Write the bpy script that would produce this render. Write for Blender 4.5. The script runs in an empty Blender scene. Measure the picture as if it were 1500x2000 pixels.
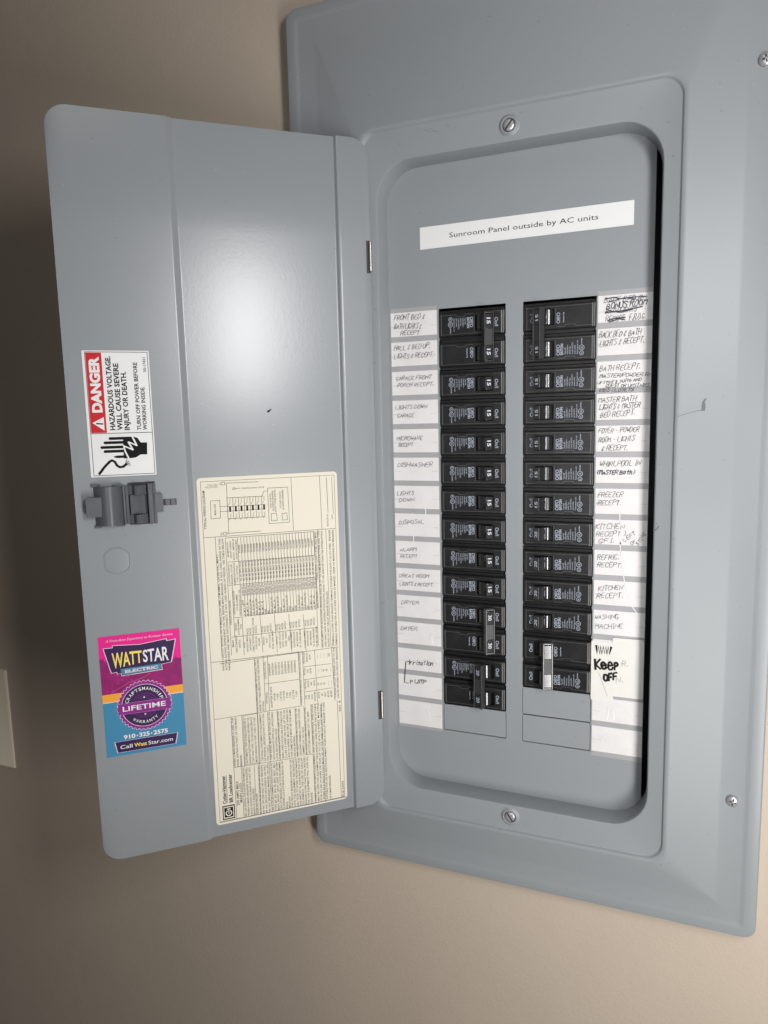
import bpy, bmesh, math, random
from mathutils import Vector, Matrix
from mathutils.geometry import tessellate_polygon
random.seed(11)
IN = 0.0254                      # all shapes below are written in inches
SC = bpy.context.scene
COL = SC.collection

# ---------------------------------------------------------------- camera
cam = bpy.data.cameras.new('camera'); camo = bpy.data.objects.new('camera', cam); COL.objects.link(camo)
cam.sensor_fit = 'VERTICAL'; cam.sensor_height = 36.0; cam.lens = 1386.22/2000*36
R_ = Vector((0.92571168, 0.37746503, -0.02404228)); U_ = Vector((-0.02758614, 0.13077606, 0.99102807)); F_ = Vector((-0.3772226, 0.91674302, -0.13147373))
M = Matrix((R_, U_, -F_)).transposed().to_4x4(); M.translation = Vector((4.9735, -23.6559, 11.3839))*IN
camo.matrix_world = M
cam.clip_start = 0.01; cam.clip_end = 50
SC.camera = camo

# ---------------------------------------------------------------- light
W = bpy.data.worlds.new('World'); SC.world = W; W.use_nodes = True
bg = W.node_tree.nodes['Background']; bg.inputs[0].default_value = (1.0, 0.97, 0.93, 1); bg.inputs[1].default_value = 0.055
def area(name, loc, target, w, h, power, colr):
    L = bpy.data.lights.new(name, 'AREA'); L.shape = 'RECTANGLE'; L.size = w*IN; L.size_y = h*IN; L.energy = power; L.color = colr
    o = bpy.data.objects.new(name, L); COL.objects.link(o); o.location = Vector(loc)*IN
    d = Vector(target)-Vector(loc); o.rotation_euler = d.to_track_quat('-Z', 'Y').to_euler(); return o
area('window_light', (17, -23.5, 18.2), (-3, 0, 12), 4.0, 10, 3.35, (1.0, 0.99, 1.0))
area('doorway_light', (17.5, -22, -4), (0, 0, 4), 5, 18, 4.4, (1.0, 0.98, 0.96))
area('overhead_light', (2, -27, 50), (0, 0, 14), 20, 20, 1.1, (1.0, 0.98, 0.95))
area('panel_fill_light', (4, -34, 10), (1.5, 0, 9), 12, 12, 0.36, (0.97, 0.98, 1.0)).data.spread = math.radians(62)  # added fill behind the camera, spread narrowed to brighten mainly the panel
SC.view_settings.view_transform = 'Standard'; SC.view_settings.look = 'None'; SC.view_settings.exposure = 0.0; SC.view_settings.gamma = 1.0
SC.render.engine = 'CYCLES'
SC.cycles.max_bounces = 6

# ---------------------------------------------------------------- materials
def mat(name, col, rough=0.5, metal=0.0, spec=0.5, bump=None, mott=None, rvar=0.0, coat=0.0, speck=False):
    """bump = list of (scale per metre, strength, distance m); mott = (scale, amount, other colour)"""
    m = bpy.data.materials.new(name); m.use_nodes = True; nt = m.node_tree; N = nt.nodes; Lk = nt.links
    b = N['Principled BSDF']; b.inputs['Base Color'].default_value = (*col, 1); b.inputs['Roughness'].default_value = rough
    b.inputs['Metallic'].default_value = metal; b.inputs['Specular IOR Level'].default_value = spec
    if coat: b.inputs['Coat Weight'].default_value = coat; b.inputs['Coat Roughness'].default_value = 0.15
    tc = N.new('ShaderNodeTexCoord'); last = None
    for sc, st, dist in (bump or []):
        n = N.new('ShaderNodeTexNoise'); n.inputs['Scale'].default_value = sc; n.inputs['Detail'].default_value = 4
        Lk.new(tc.outputs['Object'], n.inputs['Vector'])
        bp = N.new('ShaderNodeBump'); bp.inputs['Strength'].default_value = st; bp.inputs['Distance'].default_value = dist
        Lk.new(n.outputs['Fac'], bp.inputs['Height'])
        if last: Lk.new(last.outputs['Normal'], bp.inputs['Normal'])
        last = bp
    if last: Lk.new(last.outputs['Normal'], b.inputs['Normal'])
    if mott:
        sc, am, c2 = mott
        n = N.new('ShaderNodeTexNoise'); n.inputs['Scale'].default_value = sc; n.inputs['Detail'].default_value = 6; n.inputs['Roughness'].default_value = 0.65
        Lk.new(tc.outputs['Object'], n.inputs['Vector'])
        rp = N.new('ShaderNodeMapRange'); rp.inputs[1].default_value = 0.38; rp.inputs[2].default_value = 0.68; rp.inputs[4].default_value = am
        Lk.new(n.outputs['Fac'], rp.inputs[0])
        mx = N.new('ShaderNodeMix'); mx.data_type = 'RGBA'; mx.inputs[6].default_value = (*col, 1); mx.inputs[7].default_value = (*c2, 1)
        Lk.new(rp.outputs[0], mx.inputs[0]); Lk.new(mx.outputs[2], b.inputs['Base Color'])
        if speck:                                    # sparse dust specks and tiny nicks
            for sc2, th_, c3, sd in ((520, 0.815, (0.33, 0.34, 0.34), 0), (430, 0.82, (0.13, 0.135, 0.14), 7)):
                n2 = N.new('ShaderNodeTexNoise'); n2.noise_dimensions = '4D'; n2.inputs['W'].default_value = sd; n2.inputs['Scale'].default_value = sc2; n2.inputs['Detail'].default_value = 0
                Lk.new(tc.outputs['Object'], n2.inputs['Vector'])
                r2 = N.new('ShaderNodeMapRange'); r2.inputs[1].default_value = th_; r2.inputs[2].default_value = th_+0.03; r2.inputs[4].default_value = 0.6
                Lk.new(n2.outputs['Fac'], r2.inputs[0])
                m2 = N.new('ShaderNodeMix'); m2.data_type = 'RGBA'; m2.inputs[7].default_value = (*c3, 1)
                Lk.new(r2.outputs[0], m2.inputs[0]); Lk.new(b.inputs['Base Color'].links[0].from_socket, m2.inputs[6]); Lk.new(m2.outputs[2], b.inputs['Base Color'])
    if rvar:
        n = N.new('ShaderNodeTexNoise'); n.inputs['Scale'].default_value = 60; n.inputs['Detail'].default_value = 5
        Lk.new(tc.outputs['Object'], n.inputs['Vector'])
        rp = N.new('ShaderNodeMapRange'); rp.inputs[1].default_value = 0.3; rp.inputs[2].default_value = 0.7
        rp.inputs[3].default_value = rough-rvar; rp.inputs[4].default_value = rough+rvar
        Lk.new(n.outputs['Fac'], rp.inputs[0]); Lk.new(rp.outputs[0], b.inputs['Roughness'])
    return m
M_wall = mat('beige_wall_paint', (0.475, 0.397, 0.318), 0.58, spec=0.35, bump=[(9, 0.25, 0.005), (300, 0.32, 0.0008), (900, 0.35, 0.0004)], mott=(7, 0.35, (0.43, 0.365, 0.30)))
M_plate = mat('painted_cover_plate', (0.72, 0.65, 0.52), 0.45, spec=0.4, bump=[(500, 0.2, 0.0005)])
M_doorpaint = mat('glossy_door_enamel', (0.248, 0.265, 0.275), 0.265, spec=0.52, bump=[(520, 0.13, 0.0003)], mott=(8, 0.5, (0.235, 0.253, 0.265)), speck=True)
M_paint = mat('grey_enamel', (0.25, 0.266, 0.273), 0.36, spec=0.32, bump=[(520, 0.13, 0.0003)], mott=(8, 0.5, (0.235, 0.253, 0.265)), speck=True)
M_inside = mat('dark_enclosure_steel', (0.05, 0.05, 0.055), 0.6)
M_black = mat('black_phenolic', (0.012, 0.0115, 0.012), 0.38, spec=0.28, bump=[(700, 0.12, 0.0002)], mott=(160, 0.7, (0.019, 0.018, 0.018)), rvar=0.08)
M_handle = mat('black_glossy_plastic', (0.014, 0.014, 0.015), 0.20, spec=0.9, rvar=0.03)
M_handle20 = mat('grey_black_plastic', (0.02, 0.02, 0.022), 0.14, spec=1.0, rvar=0.03)
M_edge = mat('light_catching_edge', (0.075, 0.073, 0.072), 0.35)  # paler than the body: light caught by ribs and end edges, put into the colour
M_bar = mat('dark_tie_bar', (0.035, 0.035, 0.036), 0.3, spec=0.6)
M_barmid = mat('matte_grey_bar', (0.085, 0.085, 0.085), 0.5, spec=0.25)
M_barlt = mat('grey_tie_bar', (0.13, 0.13, 0.13), 0.28, spec=0.7)
M_print = mat('white_print', (0.30, 0.325, 0.38), 0.6)
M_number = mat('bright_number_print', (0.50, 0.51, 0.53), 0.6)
M_paper = mat('white_card', (0.66, 0.645, 0.64), 0.55, spec=0.35, bump=[(30, 0.5, 0.002), (140, 0.15, 0.0008)], mott=(40, 0.5, (0.58, 0.56, 0.54)))
M_band = mat('grey_card_band', (0.31, 0.305, 0.31), 0.5, bump=[(40, 0.4, 0.0015)], mott=(60, 0.5, (0.36, 0.355, 0.35)))
M_tape = mat('yellowed_taped_paper', (0.66, 0.645, 0.60), 0.4, bump=[(45, 0.5, 0.0015)], mott=(50, 0.6, (0.67, 0.65, 0.61)))
M_pen = mat('black_pen_ink', (0.03, 0.03, 0.042), 0.6)
M_marker = mat('brown_black_marker', (0.012, 0.008, 0.007), 0.6, spec=0.2)
M_ghost = mat('faded_ink', (0.42, 0.41, 0.39), 0.6)
M_white = mat('white_vinyl', (0.70, 0.70, 0.69), 0.42, spec=0.4, bump=[(50, 0.12, 0.001)])
M_ink = mat('black_print', (0.010, 0.010, 0.011), 0.7, spec=0.1)
M_red = mat('red_print', (0.50, 0.012, 0.018), 0.5, spec=0.2)
M_cream = mat('cream_label_stock', (0.66, 0.615, 0.50), 0.5, spec=0.35, bump=[(25, 0.15, 0.001)], mott=(12, 0.35, (0.69, 0.63, 0.54)))
M_fine = mat('fine_grey_print', (0.045, 0.042, 0.038), 0.6)
M_pin = mat('nickel_pin', (0.50, 0.47, 0.41), 0.36, metal=1.0)
M_zinc = mat('zinc_screw', (0.42, 0.42, 0.43), 0.30, metal=0.45, spec=0.9, bump=[(900, 0.3, 0.0002)])
M_slot = mat('dark_slot', (0.012, 0.012, 0.012), 0.6)
M_latch = mat('dark_grey_nylon', (0.085, 0.09, 0.10), 0.33, spec=0.5, rvar=0.06, bump=[(300, 0.1, 0.0003)])
M_pink = mat('hot_pink_print', (0.70, 0.012, 0.23), 0.5, spec=0.2)
M_mag = mat('dark_magenta_print', (0.20, 0.008, 0.10), 0.5, spec=0.2, mott=(110, 0.9, (0.34, 0.010, 0.16)))
M_oran = mat('orange_print', (0.78, 0.33, 0.035), 0.5, spec=0.2)
M_blue = mat('blue_print', (0.045, 0.215, 0.36), 0.5, spec=0.2)
M_purp = mat('dark_purple_print', (0.030, 0.010, 0.065), 0.5, spec=0.2)
M_viol = mat('violet_print', (0.23, 0.018, 0.21), 0.5, spec=0.2)
M_pale = mat('pale_pink_print', (0.72, 0.50, 0.62), 0.35)
M_yel = mat('yellow_print', (0.80, 0.62, 0.10), 0.35)
M_teal = mat('teal_print', (0.05, 0.22, 0.30), 0.5, spec=0.2)

# ---------------------------------------------------------------- mesh helpers
class MB:
    def __init__(s): s.v = []; s.f = []; s.k = 0
    def quad(s, *p):
        b = len(s.v); s.v += [tuple(q) for q in p]; s.f.append(tuple(range(b, b+len(p))))
    def box(s, x0, x1, y0, y1, z0, z1):
        b = len(s.v); s.v += [(x, y, z) for x in (x0, x1) for y in (y0, y1) for z in (z0, z1)]
        for f in ((0,1,3,2),(4,6,7,5),(0,4,5,1),(2,3,7,6),(0,2,6,4),(1,5,7,3)): s.f.append(tuple(b+i for i in f))
    def loft(s, loops, cap0=False, cap1=False, closed=True):
        b = len(s.v); n = len(loops[0])
        for l in loops: s.v += [tuple(p) for p in l]
        for i in range(len(loops)-1):
            for j in range(n if closed else n-1):
                k = (j+1) % n
                s.f.append((b+i*n+j, b+i*n+k, b+(i+1)*n+k, b+(i+1)*n+j))
        if cap0: s.f.append(tuple(b+j for j in range(n))[::-1])
        if cap1: s.f.append(tuple(b+(len(loops)-1)*n+j for j in range(n)))
    def flat(s, outer, y, holes=()):                # flat face in xz looking to -y
        polys = [[Vector((p[0], p[1], 0)) for p in outer]]+[[Vector((p[0], p[1], 0)) for p in h] for h in holes]
        allp = [p for l in polys for p in l]; b = len(s.v); s.v += [(p.x, y, p.y) for p in allp]
        for t in tessellate_polygon(polys):
            a, c, d = (allp[i] for i in t)
            cr = (c.x-a.x)*(d.y-a.y)-(c.y-a.y)*(d.x-a.x)
            s.f.append(tuple(b+i for i in (t if cr > 0 else t[::-1])))
    def prism(s, outer, y0, y1, holes=(), back=False):
        s.flat(outer, y0, holes)
        if back:
            n0 = len(s.f); s.flat(outer, y1, holes); s.f[n0:] = [f[::-1] for f in s.f[n0:]]
        for l in (outer,)+tuple(holes):
            b = len(s.v); n = len(l); s.v += [(p[0], y0, p[1]) for p in l]+[(p[0], y1, p[1]) for p in l]
            ar = sum(l[i][0]*l[(i+1) % n][1]-l[(i+1) % n][0]*l[i][1] for i in range(n))
            for i in range(n):
                k = (i+1) % n; q = (b+i, b+n+i, b+n+k, b+k)
                out = (ar > 0) == (l is outer)
                s.f.append(q if out else q[::-1])
    def ribbon(s, pts, w, y, fn=None):
        s.k += 1; y = y-(s.k % 7)*0.0012
        P = [Vector(p) for p in pts]; n = len(P); L = []; Rr = []
        if n < 2: return
        for i in range(n):
            d = (P[min(i+1, n-1)]-P[max(i-1, 0)])
            if d.length < 1e-9: d = Vector((1, 0))
            d.normalize(); nn = Vector((-d.y, d.x))*w/2
            e = d*w*0.3 if i in (0, n-1) else Vector((0, 0)); e = -e if i == 0 else e
            L.append(P[i]+nn+e); Rr.append(P[i]-nn+e)
        b = len(s.v)
        s.v += [(p.x, y, p.y) for p in L]+[(p.x, y, p.y) for p in Rr]
        for i in range(n-1): s.f.append((b+i, b+n+i, b+n+i+1, b+i+1))
    def ring(s, cx, cz, r, w, y, n=24):
        a = [(cx+math.cos(t*2*math.pi/n)*(r+w/2), cz+math.sin(t*2*math.pi/n)*(r+w/2)) for t in range(n)]
        b = [(cx+math.cos(t*2*math.pi/n)*(r-w/2), cz+math.sin(t*2*math.pi/n)*(r-w/2)) for t in range(n)]
        o = len(s.v); s.v += [(p[0], y, p[1]) for p in a+b]
        for i in range(n): k = (i+1) % n; s.f.append((o+i, o+k, o+n+k, o+n+i))
    def disc(s, cx, cz, r, y, n=24, ax=1.0):
        s.flat([(cx+math.cos(t*2*math.pi/n)*r*ax, cz+math.sin(t*2*math.pi/n)*r) for t in range(n)], y)
    def lathe(s, cx, cz, prof, n=28, y0=0):         # prof = [(r, y)], axis along y
        loops = [[(cx+math.cos(t*2*math.pi/n)*r, y0+y, cz+math.sin(t*2*math.pi/n)*r) for t in range(n)] for r, y in prof]
        s.loft(loops, cap1=True)
    def text(s, st, p0, p1, h, y, bold=0, shear=0, mapf=None, proud=0):
        """string fitted from baseline point p0 to p1, capital height h, on plane y"""
        V, F, w, _ = glyphs(st, bold, shear)
        if not V: return
        a = Vector(p0); d = Vector(p1)-a; ln = d.length; d.normalize(); u = Vector((-d.y, d.x)); b = len(s.v)
        for (px, py) in V:
            q = a+d*(px/w*ln)+u*(py*h)
            s.v.append((q.x, y, q.y) if mapf is None else mapf(q.x, q.y))
        s.f += [tuple(b+i for i in f) for f in F]
    def obj(s, name, m, parent=None, smooth=False, angle=30, loc=None, rot=None, bevel=0):
        me = bpy.data.meshes.new(name); me.from_pydata([(a*IN, b*IN, c*IN) for a, b, c in s.v], [], s.f); me.validate()
        me.materials.append(m)
        o = bpy.data.objects.new(name, me); COL.objects.link(o)
        if smooth:
            bm = bmesh.new(); bm.from_mesh(me); bmesh.ops.remove_doubles(bm, verts=bm.verts, dist=1e-6); bmesh.ops.recalc_face_normals(bm, faces=bm.faces) if smooth == 2 else None
            bm.to_mesh(me); bm.free()
            me.polygons.foreach_set('use_smooth', [True]*len(me.polygons)); me.set_sharp_from_angle(angle=math.radians(angle))
        if bevel:
            bv = o.modifiers.new('bevel', 'BEVEL'); bv.width = bevel*IN; bv.segments = 2; bv.limit_method = 'ANGLE'; bv.angle_limit = math.radians(35)
        if parent: o.parent = parent
        if loc: o.location = Vector(loc)*IN
        if rot: o.rotation_euler = rot
        return o
_g = {}
def glyphs(st, bold=0, shear=0):
    key = (st, bold, shear)
    if key in _g: return _g[key]
    c = bpy.data.curves.new('t', 'FONT'); c.body = st; c.size = 1; c.offset = bold; c.shear = shear; c.resolution_u = 2 if len(st) > 9 else 3
    o = bpy.data.objects.new('t', c); me = o.to_mesh()
    V = [(v.co.x, v.co.y) for v in me.vertices]; F = []
    for p in me.polygons:
        f = tuple(p.vertices)
        ar = sum(V[f[i]][0]*V[f[(i+1) % len(f)]][1]-V[f[(i+1) % len(f)]][0]*V[f[i]][1] for i in range(len(f)))
        if abs(ar) > 1e-9: F.append(f if ar > 0 else f[::-1])
    o.to_mesh_clear(); bpy.data.objects.remove(o); bpy.data.curves.remove(c)
    if V:
        x0 = min(v[0] for v in V); x1 = max(v[0] for v in V)
        V = [((v[0]-x0), v[1]/0.73) for v in V]; w = x1-x0
    else: w = 1
    _g[key] = (V, F, w, 0); return _g[key]
def empty(name, loc=(0, 0, 0), rz=0, ry=0):
    o = bpy.data.objects.new(name, None); COL.objects.link(o); o.location = Vector(loc)*IN; o.rotation_euler = (0, ry, rz); o.empty_display_size = 0.02; return o
def tag(o, label, cat, group=None):
    o['label'] = label; o['category'] = cat
    if group: o['group'] = group
    return o
def rr(x0, x1, z0, z1, r, n=8):                      # rounded rectangle, counter-clockwise in xz
    P = []
    for cx, cz, a0 in ((x1-r, z1-r, 0), (x0+r, z1-r, 90), (x0+r, z0+r, 180), (x1-r, z0+r, 270)):
        for i in range(n+1):
            a = math.radians(a0+90*i/n); P.append((cx+r*math.cos(a), cz+r*math.sin(a)))
    return P

# hand-drawn capitals: strokes on a 4 x 6 grid
SF = {'A':'00 26 40|12 32','B':'00 06 26 35 33 03|23 42 41 20 00','C':'45 36 16 04 02 10 30 41','D':'00 06 26 44 42 20 00','E':'40 00 06 46|03 33','F':'00 06 46|03 33',
'G':'45 36 16 04 02 10 30 42 22','H':'00 06|40 46|03 43','I':'10 30|20 26|16 36','J':'36 31 20 01','K':'00 06|46 03 40','L':'06 00 40','M':'00 06 23 46 40','N':'00 06 40 46',
'O':'16 04 02 10 30 42 44 36 16','P':'00 06 36 45 44 33 03','R':'00 06 36 45 44 33 03 23 40','S':'45 36 16 05 14 33 42 30 10 01','T':'06 46|26 20','U':'06 01 10 30 41 46',
'V':'06 20 46','W':'06 10 24 30 46','X':'00 46|06 40','Y':'06 23 46|23 20','Z':'06 46 00 40','&':'34 25 14 13 22 12 01 10 31|26 25|20 21','.':'10 11','-':'13 33','(':'36 14 12 30',')':'16 34 32 10',
'/':'00 46','}':'16 25 24 33 22 21 10','*':'14 32|12 34|25 21',',':'11 00','a':'34 14 03 01 10 31 34 30','e':'02 42 33 24 14 03 01 10 30 41','f':'46 35 20|03 33','g':'34 14 03 13 33|34 30 10','i':'24 20|25 26',
'l':'26 20','n':'00 04|03 24 34 30','m':'00 04|03 14 24 20|23 34 44 40','o':'14 03 01 10 30 41 43 34 14','p':'04 00|04 24 33 22 02','r':'04 00|02 24 34','s':'34 14 03 32 31 20 00',
't':'26 21 30|04 44','u':'04 01 10 30 41|44 40','h':'06 00|03 24 34 30'}
def write(mb, st, x0, z0, x1, z1, h, w, y, slant=0.28, seed=None):
    rnd = random.Random(st+str(z0)); n = len(st); d = Vector((x1-x0, z1-z0)); ln = d.length; d.normalize(); u = Vector((-d.y, d.x))
    wid = [0.5 if c in ' .,Iil/' else 1.0 for c in st]; tot = sum(wid); pos = 0
    for c, cw in zip(st, wid):
        a = ln/tot*cw
        if c in SF:
            hs = h*rnd.uniform(0.85, 1.12); up = h*rnd.uniform(-.07, .07); gw = a*0.76; sl = slant+rnd.uniform(-.08, .08)
            for stroke in SF[c].split('|'):
                pts = []
                for q in stroke.split():
                    gx = int(q[0])/4+rnd.uniform(-.05, .05); gz = int(q[1])/6+rnd.uniform(-.035, .035)
                    pts.append(Vector((x0, z0))+d*(pos+gx*gw+gz*hs*sl)+u*(gz*hs+up))
                if len(pts) > 2:                      # round the corners a little
                    sm = [pts[0]]
                    for i in range(1, len(pts)-1): sm += [pts[i].lerp(pts[i-1], .22), pts[i].lerp(pts[i+1], .22)]
                    pts = sm+[pts[-1]]
                mb.ribbon(pts, w*rnd.uniform(.8, 1.15), y)
        pos += a

# ================================================================ wall
mb = MB()
o_ = [(-90, -70), (80, -70), (80, 90), (-90, 90)]; h_ = [(-6.9, -4.6), (-6.9, 24.5), (6.9, 24.5), (6.9, -4.6)]
mb.prism(o_, -.12, 4.5, holes=(h_,))
wall = mb.obj('wall', M_wall); wall['kind'] = 'structure'
# painted blank plate on the wall at the left edge
wp = MB(); L0 = rr(-29.5, -24.60, -5.28, -0.22, .06, 3)
def lp(poly, y): return [(p[0], y, p[1]) for p in poly]
wp.loft([lp(rr(-29.5, -24.60, -5.28, -0.22, .06, 3), .125), lp(rr(-29.5, -24.62, -5.26, -0.24, .06, 3), -.18), lp(rr(-29.45, -24.68, -5.2, -0.30, .06, 3), -.22)], cap1=True)
tag(wp.obj('wall_plate', M_plate, smooth=True, angle=40), 'beige painted blank plate on the wall at the far left edge', 'wall plate')

# ================================================================ panel
panel = empty('electrical_panel', (0, 0, -5.45))
tag(panel, 'grey steel breaker panel with its door swung open on the beige wall', 'electrical panel')
PO = (0, 0, 5.45)                                    # parts are written in wall coordinates
def part(mb, name, m, **k):
    par = k.pop('parent', panel)
    return mb.obj(name, m, parent=par, loc=PO if par is panel else None, **k)
# --- cover: nested rounded loops from the wall edge to the bottom of the recess
def ring_(dx, zb, zt, r, y): return lp(rr(-7.85+dx if False else -dx, dx, zb, zt, r), y)
C = []
def add(xl, xr, zb, zt, r, y): C.append(lp(rr(xl, xr, zb, zt, r), y))
E0, E1, E2, E3 = -7.70, 7.735, -5.14, 25.145
WY = -.12                                            # plane of the wall
def ins(d, r, y): add(E0+d, E1-d, E2+d, E3-d, r, y)
ins(0, .40, WY-.004); ins(0, .40, -.56); ins(.012, .39, -.615); ins(.05, .37, -.665); ins(.11, .33, -.68)
ins(.34, .16, -.682); ins(.39, .12, -.678); ins(.46, .08, -.655); ins(.51, .06, -.652)
add(-6.60, 6.60, -4.13, 23.90, .03, -.652); add(-6.52, 6.52, -4.06, 23.82, .03, -.662)
add(-5.18, 5.18, -3.18, 20.92, .45, -.848); add(-5.10, 5.10, -3.10, 20.84, .50, -.868); add(-5.05, 5.05, -3.06, 20.80, .52, -.876)
add(-5.00, 5.00, -3.02, 20.75, .55, -.874); add(-4.95, 4.95, -2.97, 20.70, .56, -.850)
add(-4.90, 4.905, -2.925, 20.655, .56, -.79); add(-4.865, 4.865, -2.885, 20.615, .56, -.772)
add(-4.50, 4.515, -2.10, 19.765, 1.25, -.772); add(-4.44, 4.46, -2.045, 19.71, 1.22, -.752); add(-4.4156, 4.4353, -2.02, 19.685, 1.20, -.70)
add(-4.38, 4.41, -1.985, 19.65, 1.17, -.02); add(-4.38, 4.41, -1.985, 19.65, 1.17, .05)
mb = MB(); mb.loft(C)
cover = part(mb, 'cover', M_paint, smooth=True, angle=24)
# --- enclosure behind
mb = MB(); x0, x1, z0, z1 = -6.85, 6.85, -4.55, 24.45
I_ = [(x0, z0), (x1, z0), (x1, z1), (x0, z1)]
mb.quad(*[(p[0], 3.9, p[1]) for p in I_])
for i in range(4):
    a, b = I_[i], I_[(i+1) % 4]; mb.quad((a[0], -.09, a[1]), (a[0], 3.9, a[1]), (b[0], 3.9, b[1]), (b[0], -.09, b[1]))
part(mb, 'enclosure_box', M_inside)
# --- dead front with two breaker openings
a1, a2 = .2834, 2.5872
def hole(s):
    xs = sorted((s*a1, s*a2)); P = [(xs[0], 0), (xs[1], 0)]
    nubs = []
    right = []; left = []
    for k in range(16):                               # remnants of the twist-out tabs along both edges
        z = k
        if 0 < k < 15: right += [(xs[1], z-.05), (xs[1]-.018, z-.03), (xs[1]-.018, z+.03), (xs[1], z+.05)]; left += [(xs[0], z+.05), (xs[0]+.018, z+.03), (xs[0]+.018, z-.03), (xs[0], z-.05)][::-1]
    L = [(xs[0], 0), (xs[1], 0)]+right+[(xs[1], 15), (xs[0], 15)]+left[::-1]
    return L
mb = MB(); mb.prism(rr(-4.75, 4.235, -2.5, 20.15, 1.0), 0.0, .07, holes=(hole(-1), hole(1)))
dead = part(mb, 'dead_front', M_paint)
for s, z in ((-1, 0), (1, 0), (1, 1)):
    mb = MB(); xs = sorted((s*a1, s*a2)); x0, x1 = xs[0]+.012, xs[1]-.022
    mb.box(x0, x1, .004, .06, z+.024, z+.985)
    f = mb.obj('filler_plate', M_paint, parent=dead, bevel=.012); f.rotation_euler = (0, 0, 0)
    # slightly pushed in at the right edge
    for v in f.data.vertices:
        if v.co.x > (x1-.1)*IN: v.co.y += .035*IN*(0.4+0.6*((v.co.z/IN)-z))
# --- screws on the ledge, in raised bosses
def boss(x, z, sl):
    mb = MB(); mb.lathe(x, z, [(.33, 0.0), (.30, -.012), (.265, -.055), (.235, -.07), (.205, -.06), (.195, .0)], y0=-.772)
    b = part(mb, 'screw_boss', M_paint, smooth=True, angle=60)
    screw(x, z, -.785, .175, sl, b, phil=False)
def screw(x, z, y, r, ang, parent, phil=True):
    mb = MB(); P = [(r, .02), (r, -.02), (r*.95, -.05), (r*.7, -.085), (r*.35, -.105), (r*.05, -.11)] if phil else [(r, .05), (r, -.03), (r*.9, -.05), (r*.5, -.058), (r*.05, -.06)]
    mb.lathe(x, z, P, y0=y)
    sc = mb.obj('screw', M_zinc, parent=parent, smooth=True, angle=50, loc=PO if parent is panel else None)
    mb = MB(); ca, sa = math.cos(ang), math.sin(ang); t = y-(.108 if phil else .0625)
    def bar(c, s_, l, w):
        d = Vector((c, s_)); n = Vector((-s_, c))
        pts = [Vector((x, z))+d*a+n*b for a, b in ((-l, -w), (l, -w), (l, w), (-l, w))]
        mb.prism([tuple(p) for p in pts], t, t+.06)
    bar(ca, sa, r*(.55 if phil else .93), .022)
    if phil: bar(-sa, ca, r*.5, .022)
    mb.obj('screw_slot', M_slot, parent=sc if parent is panel else parent)
boss(0, 20.1525, math.radians(52)); boss(.02, -2.4422, math.radians(125))
for x, z, a in ((6.92, -.60, 1.35), (6.95, 20.70, 1.8), (-6.93, 20.7, .4), (-6.93, -.60, .9)):
    screw(x, z, -.66, .185, a, panel)
# --- pen marks on the cover
def slope_y(x): return -.662-(6.52-x)/(6.52-5.18)*.186 if x > 5.18 else -.848-(5.18-x)/.13*.028
mb = MB()
pts = [(5.02, 11.22), (5.4, 11.34), (5.70, 11.40)]
for i in range(2):
    (xa, za), (xb, zb) = pts[i], pts[i+1]; w = .014
    mb.quad((xa, slope_y(xa)-.006, za-w), (xb, slope_y(xb)-.006, zb-w), (xb, slope_y(xb)-.006, zb+w*.2), (xa, slope_y(xa)-.006, za+w*.2))
q = [(5.70, 11.36, .05), (5.71, 11.50, .055), (5.70, 11.62, .035), (5.76, 11.72, .03)]
for (xa, za, wa), (xb, zb, wb) in zip(q, q[1:]):
    mb.quad((xa-wa, slope_y(xa-wa)-.009, za), (xa+wa, slope_y(xa+wa)-.009, za), (xb+wb, slope_y(xb+wb)-.009, zb), (xb-wb, slope_y(xb-wb)-.009, zb))
part(mb, 'pen_mark', mat('blue_grey_pen', (0.085, 0.088, 0.11), .5))
mb = MB(); mb.ribbon([(4.48, 7.80), (4.53, 7.83), (4.57, 7.92)], .025, -.778); part(mb, 'pen_mark', M_pen)
# scuffs near the top left of the ledge, chips on the bottom slope
mb = MB()
rs = random.Random(5)
for cx, cz in ((-2.75, 20.43), (-2.35, 20.38), (-1.95, 20.47), (-2.5, 20.4)):
    for i in range(3):
        x = cx+rs.uniform(-.1, .1); z = cz+rs.uniform(-.05, .05); mb.ribbon([(x, z), (x+rs.uniform(.02, .07), z+rs.uniform(-.04, .05))], .012, -.7745)
part(mb, 'scuff', mat('scuffed_paint', (.13, .14, .145), .6))

# ================================================================ door
TH = 2.4061; PHI = math.pi-TH
HX, HY = -4.6825, -.82
R6 = .62; S1 = 9.74; ZT, ZB = 20.50, -2.80; DZ = .12
def half(s):                                         # corner rounding at both ends
    d = 0
    if s < .62: t = .62-s; d = .62-math.sqrt(max(0, .62**2-t*t))
    if s > S1-R6: t = s-(S1-R6); d = R6-math.sqrt(max(0, R6**2-t*t))
    return d
def offy(s):
    e = .05
    for a in (1.10, 6.34):
        pass
    def st(s, a, b): t = min(1, max(0, (s-a)/(b-a))); return (0 if t < 0 else (2.2*t*t if t < .2 else (.088+(t-.2)*1.3733 if t < .8 else 1-2.2*(1-t)*(1-t))))
    return DZ*(st(s, 1.08, 1.17)-st(s, 6.19, 6.42))
ss = [0, .03, .08, .15, .24, .36, .5, .62, 1.0, 1.08, 1.10, 1.117, 1.135, 1.153, 1.17, 1.20, 1.5, 3, 4.5, 6.1, 6.17, 6.19, 6.21, 6.23, 6.25, 6.27, 6.29, 6.31, 6.33, 6.35, 6.37, 6.39, 6.405, 6.42, 6.44, 6.6, 8, S1-R6, S1-.5, S1-.38, S1-.27, S1-.18, S1-.1, S1-.05, S1-.015, S1]
zl = [17.28, 16.22, 1.54, .45]
mb = MB(); grid = []
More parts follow.
